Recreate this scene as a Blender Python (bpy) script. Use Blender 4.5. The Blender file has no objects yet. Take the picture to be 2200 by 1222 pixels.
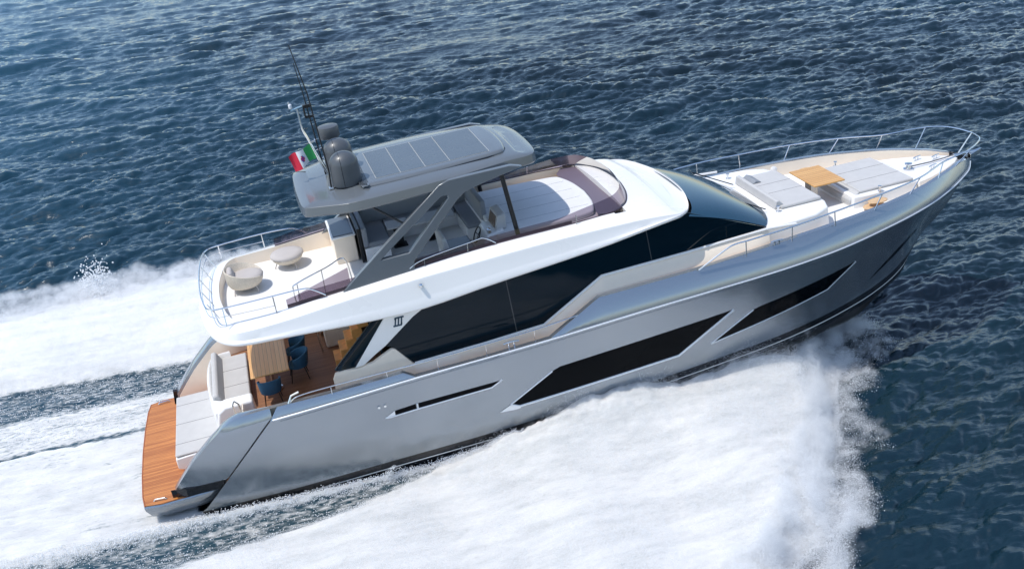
import bpy, bmesh, math, random
import numpy as np
from mathutils import Matrix, Vector
random.seed(7)
rng = np.random.default_rng(11)
S = bpy.context.scene
COL = S.collection

# ------------------------------------------------------------------ camera, sky, sun, exposure
CAM_POS = (4.283731, -26.529068, 16.088447)
CAM_ROWS = ((0.958543, -0.273207, -0.080957), (-0.185496, -0.382612, -0.905096), (0.216303, 0.882591, -0.417429))          # right, down, forward axes of the camera in the world
cam = bpy.data.cameras.new('camera'); camo = bpy.data.objects.new('camera', cam); COL.objects.link(camo)
_r, _d, _f = [Vector(v) for v in CAM_ROWS]
camo.matrix_world = Matrix(((_r.x, -_d.x, -_f.x, CAM_POS[0]), (_r.y, -_d.y, -_f.y, CAM_POS[1]), (_r.z, -_d.z, -_f.z, CAM_POS[2]), (0, 0, 0, 1)))
cam.sensor_fit = 'HORIZONTAL'; cam.sensor_width = 36.0; cam.lens = 36.93739
cam.clip_start = 0.5; cam.clip_end = 12000
S.camera = camo

SUN_DIR = Vector((-0.44, -0.03, 0.89)).normalized()      # towards the sun: high, astern, a touch to port
SUN_EL = math.asin(SUN_DIR.z); SUN_AZ = math.atan2(SUN_DIR.x, SUN_DIR.y)
W = bpy.data.worlds.new('World'); S.world = W; W.use_nodes = True
nt = W.node_tree; nt.nodes.clear()
sky = nt.nodes.new('ShaderNodeTexSky'); sky.sky_type = 'NISHITA'; sky.sun_disc = False
sky.sun_elevation = SUN_EL; sky.sun_rotation = SUN_AZ
sky.air_density = 1.0; sky.dust_density = 0.6; sky.ozone_density = 1.0
bg = nt.nodes.new('ShaderNodeBackground'); bg.inputs['Strength'].default_value = 0.15
wo = nt.nodes.new('ShaderNodeOutputWorld')
nt.links.new(sky.outputs[0], bg.inputs[0]); nt.links.new(bg.outputs[0], wo.inputs[0])
sl = bpy.data.lights.new('sun', 'SUN'); sl.energy = 2.35; sl.angle = math.radians(0.5); sl.color = (1.0, 0.965, 0.91)
slo = bpy.data.objects.new('sun', sl); COL.objects.link(slo)
slo.rotation_euler = (-SUN_DIR).to_track_quat('-Z', 'Y').to_euler(); slo.location = (0, 0, 60)
S.view_settings.view_transform = 'Standard'; S.view_settings.look = 'None'
S.view_settings.exposure = 0.52; S.view_settings.gamma = 1.0
try: S.view_settings.use_curve_mapping = False
except Exception: pass
S.render.engine = 'CYCLES'
S.cycles.max_bounces = 8; S.cycles.transparent_max_bounces = 12; S.cycles.glossy_bounces = 4; S.cycles.diffuse_bounces = 5
S.cycles.use_denoising = True; S.cycles.sample_clamp_direct = 6.0; S.cycles.sample_clamp_indirect = 6.0
S.cycles.caustics_reflective = False; S.cycles.caustics_refractive = False

TRIM = math.radians(3.15)
BOAT = Matrix.Translation((0, 0, 0.2)) @ Matrix.Rotation(-TRIM, 4, 'Y')   # planing: bow up

# ------------------------------------------------------------------ materials
MATS = {}
def mat(name, col, rough=0.4, metal=0.0, coat=0.0, spec=0.5, bump=0.0, bscale=60.0, var=0.0, vscale=3.0, alpha=None):
    m = bpy.data.materials.new(name); m.use_nodes = True; MATS[name] = m
    N = m.node_tree.nodes; L = m.node_tree.links; b = N['Principled BSDF']
    b.inputs['Base Color'].default_value = (*col, 1); b.inputs['Roughness'].default_value = rough
    b.inputs['Metallic'].default_value = metal; b.inputs['Coat Weight'].default_value = coat
    b.inputs['Coat Roughness'].default_value = 0.05; b.inputs['Specular IOR Level'].default_value = spec
    tc = N.new('ShaderNodeTexCoord')
    if var > 0:
        n = N.new('ShaderNodeTexNoise'); n.inputs['Scale'].default_value = vscale; n.inputs['Detail'].default_value = 6
        L.new(tc.outputs['Object'], n.inputs['Vector'])
        r = N.new('ShaderNodeMapRange'); r.inputs[1].default_value = 0.3; r.inputs[2].default_value = 0.7
        r.inputs[3].default_value = 1 - var; r.inputs[4].default_value = 1 + var
        L.new(n.outputs[0], r.inputs[0])
        mx = N.new('ShaderNodeVectorMath'); mx.operation = 'SCALE'; mx.inputs[0].default_value = col
        L.new(r.outputs[0], mx.inputs['Scale']); L.new(mx.outputs[0], b.inputs['Base Color'])
        rr = N.new('ShaderNodeMapRange'); rr.inputs[3].default_value = rough * 0.8; rr.inputs[4].default_value = min(1, rough * 1.25)
        L.new(n.outputs[0], rr.inputs[0]); L.new(rr.outputs[0], b.inputs['Roughness'])
    if bump > 0:
        n2 = N.new('ShaderNodeTexNoise'); n2.inputs['Scale'].default_value = bscale; n2.inputs['Detail'].default_value = 4
        L.new(tc.outputs['Object'], n2.inputs['Vector'])
        bp = N.new('ShaderNodeBump'); bp.inputs['Strength'].default_value = bump; bp.inputs['Distance'].default_value = 0.02
        L.new(n2.outputs[0], bp.inputs['Height']); L.new(bp.outputs[0], b.inputs['Normal'])
    return m

def teak(name, c1, c2, pitch, rough=0.5, axis='Y'):
    """Planks running fore and aft with dark caulking; grain stretched along the plank."""
    m = bpy.data.materials.new(name); m.use_nodes = True; MATS[name] = m
    N = m.node_tree.nodes; L = m.node_tree.links; b = N['Principled BSDF']
    tc = N.new('ShaderNodeTexCoord'); sp = N.new('ShaderNodeSeparateXYZ'); L.new(tc.outputs['Object'], sp.inputs[0])
    d = N.new('ShaderNodeMath'); d.operation = 'DIVIDE'; d.inputs[1].default_value = pitch; L.new(sp.outputs[axis], d.inputs[0])
    fl = N.new('ShaderNodeMath'); fl.operation = 'FLOOR'; L.new(d.outputs[0], fl.inputs[0])
    fr = N.new('ShaderNodeMath'); fr.operation = 'FRACT'; L.new(d.outputs[0], fr.inputs[0])
    wn = N.new('ShaderNodeTexWhiteNoise'); wn.noise_dimensions = '1D'; L.new(fl.outputs[0], wn.inputs['W'])
    mp = N.new('ShaderNodeMapping'); mp.inputs['Scale'].default_value = (1.2, 22, 4) if axis == 'Y' else (22, 1.2, 4); L.new(tc.outputs['Object'], mp.inputs[0])
    gn = N.new('ShaderNodeTexNoise'); gn.inputs['Scale'].default_value = 1.6; gn.inputs['Detail'].default_value = 8; L.new(mp.outputs[0], gn.inputs['Vector'])
    ad = N.new('ShaderNodeMath'); ad.operation = 'MULTIPLY_ADD'; ad.inputs[1].default_value = 0.6; L.new(wn.outputs[0], ad.inputs[0])
    g2 = N.new('ShaderNodeMapRange'); g2.inputs[1].default_value = 0.3; g2.inputs[2].default_value = 0.7; g2.inputs[3].default_value = 0.0; g2.inputs[4].default_value = 0.55
    L.new(gn.outputs[0], g2.inputs[0]); L.new(g2.outputs[0], ad.inputs[2])
    mx = N.new('ShaderNodeMix'); mx.data_type = 'RGBA'; mx.inputs[6].default_value = (*c1, 1); mx.inputs[7].default_value = (*c2, 1)
    L.new(ad.outputs[0], mx.inputs[0])
    lt = N.new('ShaderNodeMath'); lt.operation = 'LESS_THAN'; lt.inputs[1].default_value = 0.07; L.new(fr.outputs[0], lt.inputs[0])
    m2 = N.new('ShaderNodeMix'); m2.data_type = 'RGBA'; m2.inputs[7].default_value = (c1[0] * .28, c1[1] * .28, c1[2] * .3, 1)
    L.new(lt.outputs[0], m2.inputs[0]); L.new(mx.outputs[2], m2.inputs[6]); L.new(m2.outputs[2], b.inputs['Base Color'])
    b.inputs['Roughness'].default_value = rough
    return m

PAINT = mat('silver_paint', (0.315, 0.348, 0.385), 0.21, 0.75, 0.4, bump=0.05, bscale=1.2)
ROOFP = mat('hardtop_paint', (0.135, 0.150, 0.162), 0.22, 0.1, 0.25, var=0.03, vscale=0.8)
WHITE = mat('white_gelcoat', (0.83, 0.81, 0.78), 0.28, 0, 0.3, var=0.02, vscale=0.7)
DECKW = mat('white_deck', (0.78, 0.765, 0.73), 0.6, bump=0.08, bscale=180, var=0.025, vscale=1.5)
CREAM = mat('cream_gelcoat', (0.88, 0.755, 0.61), 0.4, 0, 0.15, var=0.02)
BLACK = mat('black_stripe', (0.008, 0.009, 0.012), 0.22, 0, 0.3)
BOTTOM = mat('antifouling', (0.018, 0.016, 0.016), 0.55, var=0.25, vscale=2)
GLASS = mat('dark_glass', (0.002, 0.010, 0.017), 0.03, 0, 0.0, spec=0.2)
HGLASS = mat('hull_glass', (0.0015, 0.0025, 0.004), 0.04, 0, 0.0, spec=0.07)
CHROME = mat('stainless_steel', (0.72, 0.73, 0.74), 0.16, 1.0)
CUSH = mat('grey_cushion', (0.50, 0.49, 0.475), 0.9, bump=0.25, bscale=220, var=0.04, vscale=4)
CUSHD = mat('slate_cushion', (0.25, 0.265, 0.285), 0.9, bump=0.25, bscale=220, var=0.05, vscale=4)
CUSHW = mat('white_cushion', (0.70, 0.69, 0.675), 0.9, bump=0.25, bscale=220, var=0.03, vscale=4)
SEAM = mat('seam', (0.10, 0.10, 0.11), 0.9)
WICKER = mat('woven_rope', (0.66, 0.58, 0.47), 0.85, bump=0.8, bscale=90, var=0.2, vscale=60)
BEIGE = mat('beige_cushion', (0.50, 0.455, 0.42), 0.95, bump=0.3, bscale=160, var=0.04)
BLUEF = mat('blue_fabric', (0.025, 0.095, 0.165), 0.85, bump=0.3, bscale=150, var=0.08, vscale=10)
DARKM = mat('dark_metal', (0.012, 0.013, 0.015), 0.35, 0.2)
SLATE = mat('slate_panel', (0.115, 0.135, 0.155), 0.35, 0, 0.2, var=0.03)
DOMEP = mat('dome_paint', (0.082, 0.090, 0.098), 0.38, 0.0, 0.1, var=0.03)
PANEL = mat('roof_panel', (0.092, 0.106, 0.118), 0.24, 0.1, 0.2, var=0.06, vscale=2)
PLINE = mat('roof_panel_line', (0.30, 0.315, 0.315), 0.4)
LOGOB = mat('navy_emblem', (0.012, 0.05, 0.085), 0.4)
STEPW = mat('step_teak', (0.85, 0.42, 0.13), 0.45, var=0.12, vscale=8)
RED = mat('flag_red', (0.62, 0.02, 0.05), 0.8); GREEN = mat('flag_green', (0.04, 0.36, 0.10), 0.8); FWHITE = mat('flag_white', (0.78, 0.78, 0.78), 0.8)
FBLUE = mat('flag_blue', (0.03, 0.05, 0.30), 0.8)
SCREEN = mat('brown_screen', (0.16, 0.115, 0.085), 0.25)
TANW = mat('tan_teak', (0.60, 0.40, 0.22), 0.5, var=0.1, vscale=8)
TEAKP = teak('platform_teak', (0.33, 0.10, 0.024), (0.62, 0.245, 0.065), 0.075, 0.42)
TEAKD = teak('cockpit_teak', (0.20, 0.088, 0.042), (0.33, 0.155, 0.075), 0.07, 0.55)
TEAKT = teak('table_teak', (0.60, 0.30, 0.10), (0.74, 0.43, 0.17), 0.11, 0.35, 'X')
TEAKF = teak('foredeck_teak', (0.54, 0.27, 0.08), (0.70, 0.40, 0.14), 0.13, 0.35)
def tint_glass():
    m = bpy.data.materials.new('tinted_acrylic'); m.use_nodes = True; MATS['tinted_acrylic'] = m
    N = m.node_tree.nodes; L = m.node_tree.links; N.clear()
    t = N.new('ShaderNodeBsdfTransparent'); t.inputs[0].default_value = (0.40, 0.345, 0.41, 1)
    g = N.new('ShaderNodeBsdfGlossy'); g.inputs['Roughness'].default_value = 0.03
    fz = N.new('ShaderNodeFresnel'); fz.inputs[0].default_value = 1.5
    mx = N.new('ShaderNodeMixShader'); o = N.new('ShaderNodeOutputMaterial')
    L.new(fz.outputs[0], mx.inputs[0]); L.new(t.outputs[0], mx.inputs[1]); L.new(g.outputs[0], mx.inputs[2]); L.new(mx.outputs[0], o.inputs[0])
    return m
TINT = tint_glass()
MULL = mat('mullion', (.05, .055, .06), .3)

# ------------------------------------------------------------------ mesh builder
class MB:
    def __init__(s): s.v = []; s.f = []; s.m = []
    def add(s, vs, fs, m=0):
        o = len(s.v); s.v += [tuple(map(float, p)) for p in vs]
        s.f += [tuple(i + o for i in f) for f in fs]; s.m += [m] * len(fs) if isinstance(m, int) else list(m)
        return s
    def grid(s, rows, m=0, cu=False, cv=False, rowm=None):
        nr, nc = len(rows), len(rows[0]); vs = [p for r in rows for p in r]; fs = []; ms = []
        for i in range(nr if cv else nr - 1):
            for j in range(nc if cu else nc - 1):
                i2, j2 = (i + 1) % nr, (j + 1) % nc
                fs.append((i * nc + j, i * nc + j2, i2 * nc + j2, i2 * nc + j)); ms.append(rowm[i] if rowm else m)
        return s.add(vs, fs, ms)
    def box(s, c, d, m=0, rz=0, ry=0):
        M = Matrix.Translation(c) @ Matrix.Rotation(rz, 4, 'Z') @ Matrix.Rotation(ry, 4, 'Y')
        vs = [M @ Vector((sx * d[0] / 2, sy * d[1] / 2, sz * d[2] / 2)) for sx in (-1, 1) for sy in (-1, 1) for sz in (-1, 1)]
        return s.add(vs, [(0, 1, 3, 2), (4, 6, 7, 5), (0, 4, 5, 1), (2, 3, 7, 6), (0, 2, 6, 4), (1, 5, 7, 3)], m)
    def bx(s, x0, x1, y0, y1, z0, z1, m=0): return s.box(((x0 + x1) / 2, (y0 + y1) / 2, (z0 + z1) / 2), (x1 - x0, y1 - y0, z1 - z0), m)
    def prism(s, poly, off, m=0):
        n = len(poly); off = Vector(off); vs = [Vector(p) for p in poly] + [Vector(p) + off for p in poly]
        fs = [tuple(range(n))[::-1], tuple(range(n, 2 * n))] + [(i, (i + 1) % n, n + (i + 1) % n, n + i) for i in range(n)]
        return s.add(vs, fs, m)
    def tube(s, path, r, seg=8, m=0, closed=False, caps=True):
        P = [Vector(p) for p in path]; n = len(P); rings = []; up = Vector((0, 0, 1)); rr = r if hasattr(r, '__len__') else [r] * n
        prev = None
        for i in range(n):
            a = P[i - 1] if (i > 0 or closed) else P[i]; b = P[(i + 1) % n] if (i < n - 1 or closed) else P[i]
            t = (b - a).normalized()
            if prev is None:
                q = up if abs(t.z) < 0.9 else Vector((1, 0, 0)); u = (q - t * q.dot(t)).normalized()
            else: u = (prev - t * prev.dot(t)).normalized()
            prev = u; w = t.cross(u)
            rings.append([P[i] + (u * math.cos(2 * math.pi * k / seg) + w * math.sin(2 * math.pi * k / seg)) * rr[i] for k in range(seg)])
        s.grid(rings, m, cu=True, cv=closed)
        if caps and not closed:
            s.add(rings[0], [tuple(range(seg))[::-1]], m); s.add(rings[-1], [tuple(range(seg))], m)
        return s
    def lathe(s, prof, c=(0, 0, 0), seg=32, m=0, sx=1, sy=1):
        rows = [[(c[0] + r * sx * math.cos(2 * math.pi * k / seg), c[1] + r * sy * math.sin(2 * math.pi * k / seg), c[2] + z) for k in range(seg)] for r, z in prof]
        return s.grid(rows, m, cu=True)
    def xf(s, M):
        s.v = [tuple(M @ Vector(p)) for p in s.v]; return s
    def build(s, name, mats, parent=None, bevel=0, seg=2, angle=35, kind=None, smooth=True):
        me = bpy.data.meshes.new(name); me.from_pydata(s.v, [], s.f); me.validate()
        if not isinstance(mats, (list, tuple)): mats = [mats]
        for q in mats: me.materials.append(q)
        if len(me.polygons) == len(s.m): me.polygons.foreach_set('material_index', s.m)
        bm = bmesh.new(); bm.from_mesh(me); bmesh.ops.remove_doubles(bm, verts=bm.verts, dist=1e-5)
        bmesh.ops.recalc_face_normals(bm, faces=bm.faces); bm.to_mesh(me); bm.free()
        if smooth:
            me.shade_smooth(); me.set_sharp_from_angle(angle=math.radians(angle))
        o = bpy.data.objects.new(name, me); COL.objects.link(o)
        if parent: o.parent = parent
        if kind: o['kind'] = kind
        if bevel:
            b = o.modifiers.new('bevel', 'BEVEL'); b.width = bevel; b.segments = seg; b.limit_method = 'ANGLE'; b.angle_limit = math.radians(40)
            b.harden_normals = False
        return o

def thing(name, label, cat, loc=(0, 0, 0), rz=0, group=None):
    """An empty at the thing's base, placed in the yacht's frame."""
    o = bpy.data.objects.new(name, None); COL.objects.link(o); o.empty_display_size = 0.3
    o.matrix_world = BOAT @ Matrix.Translation(loc) @ Matrix.Rotation(rz, 4, 'Z')
    o['label'] = label; o['category'] = cat
    if group: o['group'] = group
    return o
def plab(o, t): o['label'] = t; return o
def copy_tree(src, label):
    c = src.copy(); COL.objects.link(c); c['label'] = label
    for ch in list(src.children):
        d = ch.copy(); COL.objects.link(d); d.parent = c; d.matrix_parent_inverse = ch.matrix_parent_inverse
        for g in list(ch.children):
            e = g.copy(); COL.objects.link(e); e.parent = d
    return c
def lin(xs, ys): return lambda x: float(np.interp(x, xs, ys))
def sm(xs, ys):
    """smooth curve through points (finite-difference Hermite)"""
    xs = np.array(xs, float); ys = np.array(ys, float); d = np.gradient(ys, xs)
    def f(x):
        x = min(max(x, xs[0]), xs[-1]); i = min(max(int(np.searchsorted(xs, x)) - 1, 0), len(xs) - 2)
        h = xs[i + 1] - xs[i]; t = (x - xs[i]) / h
        return float((2*t**3-3*t**2+1)*ys[i] + (t**3-2*t**2+t)*h*d[i] + (-2*t**3+3*t**2)*ys[i+1] + (t**3-t**2)*h*d[i+1])
    return f
def smooth_path(pts, n=6):
    """Catmull-Rom through points"""
    P = [Vector(p) for p in pts]; out = []
    for i in range(len(P) - 1):
        a = P[max(i - 1, 0)]; b = P[i]; c = P[i + 1]; d = P[min(i + 2, len(P) - 1)]
        for k in range(n):
            t = k / n
            out.append(0.5 * ((2 * b) + (c - a) * t + (2 * a - 5 * b + 4 * c - d) * t * t + (3 * b - a - 3 * c + d) * t ** 3))
    out.append(P[-1]); return out

# ------------------------------------------------------------------ the yacht
Y = thing('motor_yacht', 'silver grey motor yacht with white flybridge speeding across dark blue water', 'yacht')

yk = sm([0, 1, 4, 8, 12, 16, 18.2, 19.6, 21, 22.4, 23.7, 25, 25.6, 26.0], [2.75, 2.85, 3.0, 3.09, 3.15, 3.18, 3.14, 3.02, 2.77, 2.39, 1.82, 1.0, .52, .03])
zk = sm([0, 3.65, 7.4, 11, 14, 17, 19.5, 22, 24, 26], [2.0, 2.12, 2.31, 2.44, 2.60, 2.71, 2.83, 3.0, 3.06, 3.1])
zc = lin([.94, 1.2, 1.59, 2.14, 2.48, 2.7, 2.9, 3.2, 3.55, 5.3, 6.5, 7.15, 7.43, 9.2, 11.08, 12.58, 15.4, 18.2, 19.5, 22, 24, 25, 25.6, 26],
         [.72, 1.03, 1.46, 1.95, 2.2, 2.30, 2.35, 2.38, 2.40, 2.43, 2.47, 2.50, 2.345, 2.39, 2.475, 3.17, 3.27, 3.44, 3.49, 3.54, 3.55, 3.5, 3.4, 3.2])
ys = sm([0, 1.3, 3.6, 6, 9.6, 13, 16, 18.4, 20.5, 21.8, 23, 23.9, 24.3], [2.65, 2.7, 2.8, 2.86, 2.90, 2.86, 2.73, 2.42, 1.86, 1.36, .75, .22, .02])
zs = sm([0, 1.3, 3.6, 6, 9.6, 13, 16, 18.4, 20.5, 21.8, 23, 23.9, 24.3], [-.16, -.14, -.13, -.07, 0, .13, .28, .33, .38, .42, .52, .75, .98])
stem = sm([20, 21, 22, 22.5, 23.06, 23.5, 24.37, 25.35, 25.68, 25.9, 26.0], [-1.7, -1.6, -1.32, -.85, -.2, .37, 1.05, 1.95, 2.45, 2.85, 3.1])
zkeel = lambda x: min(-1.35 - .03 * x, -1.2) if x < 20 else max(stem(x), -1.9)
def stemx(z): 
    a, b = 20., 26.
    for _ in range(40):
        c = (a + b) / 2
        if stem(c) < z: a = c
        else: b = c
    return a
def hull_y(x, z):
    """half beam of the topside at station x, height z"""
    z0, y0, z1, y1 = zs(x), ys(x), zk(x), yk(x)
    if x > 24.3: z0, y0 = stem(x), 0.0
    if z >= z1:
        zz = max(zc(x), z1 + 1e-3); t = min(1, (z - z1) / (zz - z1)); return y1 - cap_in(x) * (.68 * t + .32 * t ** 2)
    if z <= z0: return y0
    t = (z - z0) / max(z1 - z0, 1e-3); k = min(max((x - 11) / 10, 0), 1)
    p = .62 + (1.30 - .62) * k
    return y0 + (y1 - y0) * (t ** p)
def cap_in(x): return min(.42 * max(zc(x) - zk(x), 0), max(yk(x) - .02, 0.0))
diag = lambda x: -.2 + (x - 1.4) * 1.022

def hull_side(sgn):
    mb = MB(); rows = []
    xs = sorted(set([1.42, 1.6, 1.8, 2.1, 2.4, 2.7, 3.0, 3.3, 3.6] + list(np.arange(3.65, 25.9, .25)) + [7.15, 7.43, 11.08, 12.58, 24.3, 25.85, 25.95, 26.0]))
    for x in xs:
        z0, y0 = zs(x), ys(x)
        if x > 24.3: z0, y0 = stem(x), .001
        top = min(zc(x), diag(x)) if x < 3.68 else zc(x)
        top = max(top, z0 + .01)
        kz = min(zk(x), top)
        r = []
        kl = min(zkeel(x), z0)
        thin = max(0.0, min(1, (24.3 - x) / 1.0)) if x > 23.3 else 1.0
        w1, w2, w3 = .20 * thin, .235 * thin, .42 * thin
        r.append((x, 0, kl)); yb = y0 * .965
        zz3 = max(z0 - w3, kl)
        for q in (.35, .7): r.append((x, yb * q * .98, kl + (zz3 - kl) * q ** 1.15))
        r += [(x, yb * .985, zz3), (x, yb, max(z0 - w3 + .01, kl)), (x, y0 * .99, max(z0 - w2, kl)), (x, y0 * .993, max(z0 - w1, kl)), (x, y0, z0)]
        for t in (.08, .18, .3, .42, .54, .66, .78, .9):
            z = z0 + (kz - z0) * t; r.append((x, hull_y(x, z), z))
        r.append((x, hull_y(x, kz - 1e-4), kz))
        r.append((x, hull_y(x, min(kz + .03, top)) - (.015 if top > kz + .05 else 0), min(kz + .02, top)))
        for t in (.2, .4, .6, .8): r.append((x, hull_y(x, kz + (top - kz) * t) if top > kz + .05 else hull_y(x, top), max(kz + (top - kz) * t, min(kz + .021, top))))
        r.append((x, max(hull_y(x, top), .0), top))
        rows.append([(a, sgn * b, c) for a, b, c in r])
    rows = list(map(list, zip(*rows)))
    mats = [2, 2, 2, 1, 1, 3, 1] + [0] * 20
    return mb.grid(rows, rowm=mats)
hb = MB()
for sg in (-1, 1):
    q = hull_side(sg); hb.add(q.v, q.f, q.m)
hb.add([(1.42, -2.7, -.15), (1.42, 2.7, -.15), (1.42, 0, -1.4)], [(0, 1, 2)], 2)
hull = hb.build('hull', [PAINT, BLACK, BOTTOM, WHITE], Y, angle=28)

def on_hull(x, z, off=0.0, sgn=-1): return (x, sgn * (hull_y(x, z) + off), z)
def hull_patch(mb, poly, off, m=0, thick=.02, n=14):
    """sheet laid on the starboard topside; poly is (x,z) split into an upper and a lower edge"""
    up, lo = poly
    ux = [p[0] for p in up]; uz = [p[1] for p in up]; lx = [p[0] for p in lo]; lz = [p[1] for p in lo]
    xs = sorted(set(list(np.linspace(min(ux[0], lx[0]), max(ux[-1], lx[-1]), 60)) + ux + lx))
    rows = []
    for x in xs:
        a, b = np.interp(x, ux, uz), np.interp(x, lx, lz)
        if a < b: a = b
        rows.append([on_hull(x, b + (a - b) * t, off) for t in np.linspace(0, 1, 7)])
    return mb.grid(rows, m)
# stern quarters (the raked wings either side of the platform)
for sg in (-1, 1):
    mb = MB(); rows = []
    for x in list(np.linspace(.95, 3.60, 30)) + [3.66, 3.72]:
        top = zc(x); lo = min(max(.70, diag(x) + .015), top - .03)
        rows.append([(x, sg * (hull_y(x, lo + (top - lo) * t) - .012 - .02 * (1 - t) - (.10 * max(0, 1.5 - x) * (1 - t) if x < 1.5 else 0) ), lo + (top - lo) * t) for t in np.linspace(0, 1, 9)])
    mb.grid(rows)
    cw = lin([2.9, 3.7], [.34, .13])
    rows = [[(x, sg * (hull_y(x, zc(x)) - .012), zc(x)), (x, sg * (hull_y(x, zc(x)) - cw(x) * .5), zc(x) + .015), (x, sg * (hull_y(x, zc(x)) - cw(x)), zc(x) - .03 * min(1, max(0, (3.7 - x) / .6))), (x, sg * (hull_y(x, zc(x)) - cw(x) - .02), zc(x) - .16)] for x in list(np.linspace(.95, 3.60, 30)) + [3.66, 3.72]]
    mb.grid(rows)
    e = rows[0]; mb.add([(.95, sg * (hull_y(.95, .6) - .1), .7), e[0], e[1], e[2], (.95, sg * (hull_y(.95, .6) - .36), .55)], [(0, 1, 2, 3, 4)])
    mb.build('stern_quarter', PAINT, Y, angle=50)
    mb = MB()
    rows = [[(x, sg * (hull_y(x, .6) - .05), .73), (x, sg * (hull_y(x, .6) - .02 - (.1 if x < 1 else 0)), .70), (x, sg * (hull_y(x, .6) - .04 - (.1 if x < 1 else 0)), .455), (x, sg * (hull_y(x, .6) - .45), .455)] for x in (.82, .95, 1.2, 1.5, 1.8, 2.0, 2.15)]
    mb.grid(rows); mb.add(rows[0], [(0, 1, 2, 3)])
    mb.build('quarter_base', BLACK, Y, angle=20)
# joint line between topside and stern quarter
MB().grid([[on_hull(1.45 + 2.2 * t, diag(1.45 + 2.2 * t) - .008, -.006) for t in np.linspace(0, 1, 20)], [on_hull(1.45 + 2.2 * t, diag(1.45 + 2.2 * t) + .018, .002) for t in np.linspace(0, 1, 20)]]).build('panel_joint', BLACK, Y)

# bulwark: cap and cream lining
deck_z = lin([.9, 2.2, 2.3, 10.9, 12.4, 17, 21, 26], [.46, .46, 1.52, 1.55, 2.72, 2.95, 3.08, 3.12])
for sg in (-1, 1):
    mb = MB(); rows = []
    xs = sorted(set(list(np.arange(1.0, 25.3, .3)) + [3.55, 3.69, 3.71, 7.15, 7.43, 11.08, 12.58, 2.2, 2.3, 25.5]))
    for x in xs:
        yo, z = hull_y(x, zc(x)), zc(x)
        wd = float(np.interp(x, [2.9, 3.7], [.36, .14]))
        yi = max(yo - wd, 0.02); yb = max(yi - .03, .01)
        if x < 3.7: rows.append([(x, sg * yi, z - .15), (x, sg * yi, z - .15), (x, sg * (yi - .002), z - .16), (x, sg * yb, min(deck_z(x), z - .2))])
        else: rows.append([(x, sg * (yo - .001), z + .001), (x, sg * yi, z + .006), (x, sg * yi, z - .04), (x, sg * yb, min(deck_z(x), z - .1))])
    mb.grid(list(map(list, zip(*rows))), rowm=[0, 0, 1])
    mb.build('bulwark', [PAINT, CREAM], Y, angle=40)
# bright rubbing strake along the knuckle
for sg in (-1, 1):
    MB().tube([(x, sg * (hull_y(x, zk(x)) + .006), zk(x) + .004) for x in list(np.arange(3.72, 25.9, .2)) + [26.0]], .022, 6).build('rub_rail', mat('bright_strake', (.80, .82, .84), .3, .35) if sg < 0 else MATS['bright_strake'], Y)

# fine groove moulded under the strake
for sg in (-1, 1):
    MB().tube([(x, sg * (hull_y(x, zk(x) - .085) + .001), zk(x) - .085) for x in np.arange(3.9, 24.5, .25)], .008, 4).build('strake_groove', SLATE, Y)
# hull glazing, starboard side
w1 = ([(9.78, .76), (11.02, 1.47), (11.25, 1.55), (16.35, 1.85)], [(9.78, .755), (10.02, .64), (14.68, .83), (16.35, 1.845)])
w2 = ([(15.68, .90), (16.98, 1.63), (17.2, 1.68), (20.45, 2.05)], [(15.68, .895), (19.55, 1.38), (20.45, 2.045)])
for k, w in enumerate((w1, w2)):
    o = hull_patch(MB(), w, .006).build('hull_window', HGLASS, Y)
    fr = MB()
    up, lo = w
    loop = [on_hull(x, z, .012) for x, z in lo]
    def seg_path(pts, n=14):
        out = []
        for (a, b) in zip(pts[:-1], pts[1:]): out += [(a[0] + (b[0] - a[0]) * t, a[1] + (b[1] - a[1]) * t) for t in np.linspace(0, 1, n)]
        return [on_hull(x, z, .004) for x, z in out]
    fr.tube(seg_path(lo), .035 if k == 0 else .022, 6)
    fr.tube(seg_path(up[:2]), .02, 6)
    fr.build('window_frame', MATS['bright_strake'], o)
sill = ([(9.47, .60), (9.75, .74), (10.0, .635), (14.7, .83)], [(9.47, .595), (9.95, .565), (14.75, .77), (14.76, .78)])
hull_patch(MB(), ([(9.46, .605), (9.8, .77), (10.04, .64)], [(9.46, .60), (9.9, .565), (10.04, .575)]), .011).build('window_sill', MATS['bright_strake'], Y)
o = hull_patch(MB(), ([(21.45, .84), (22.2, 1.33), (23.15, 1.85)], [(21.45, .835), (22.6, 1.28), (23.4, 1.75)]), .006).build('bow_pocket', HGLASS, Y)
# vent slot
v = MB(); hull_patch(v, ([(6.74, 1.505), (7.30, 1.55)], [(6.74, 1.345), (7.30, 1.40)]), .007); hull_patch(v, ([(7.37, 1.555), (9.58, 1.60)], [(7.37, 1.40), (9.32, 1.47), (9.58, 1.595)]), .007)
v = v.build('vent_slot', HGLASS, Y)
fr = MB(); fr.tube([on_hull(x, z, .004) for x, z in [(6.47, 1.36), (6.6, 1.345), (7.3, 1.385), (8.3, 1.42), (9.34, 1.455), (9.64, 1.61)]], .022, 6)
fr.tube([on_hull(7.335, z, .004) for z in (1.4, 1.48, 1.55)], .022, 6); hull_patch(fr, ([(6.47, 1.365), (6.73, 1.505)], [(6.47, 1.36), (6.73, 1.35)]), .008); fr.build('vent_frame', MATS['bright_strake'], v)
for x in (6.36, 6.52):
    MB().lathe([(0.001, .0), (.035, .0), (.035, .03), (.001, .03)], seg=12).xf(Matrix.Translation(on_hull(x, 1.73)) @ Matrix.Rotation(math.pi / 2, 4, 'X')).build('drain_fitting', CHROME, Y)

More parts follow.
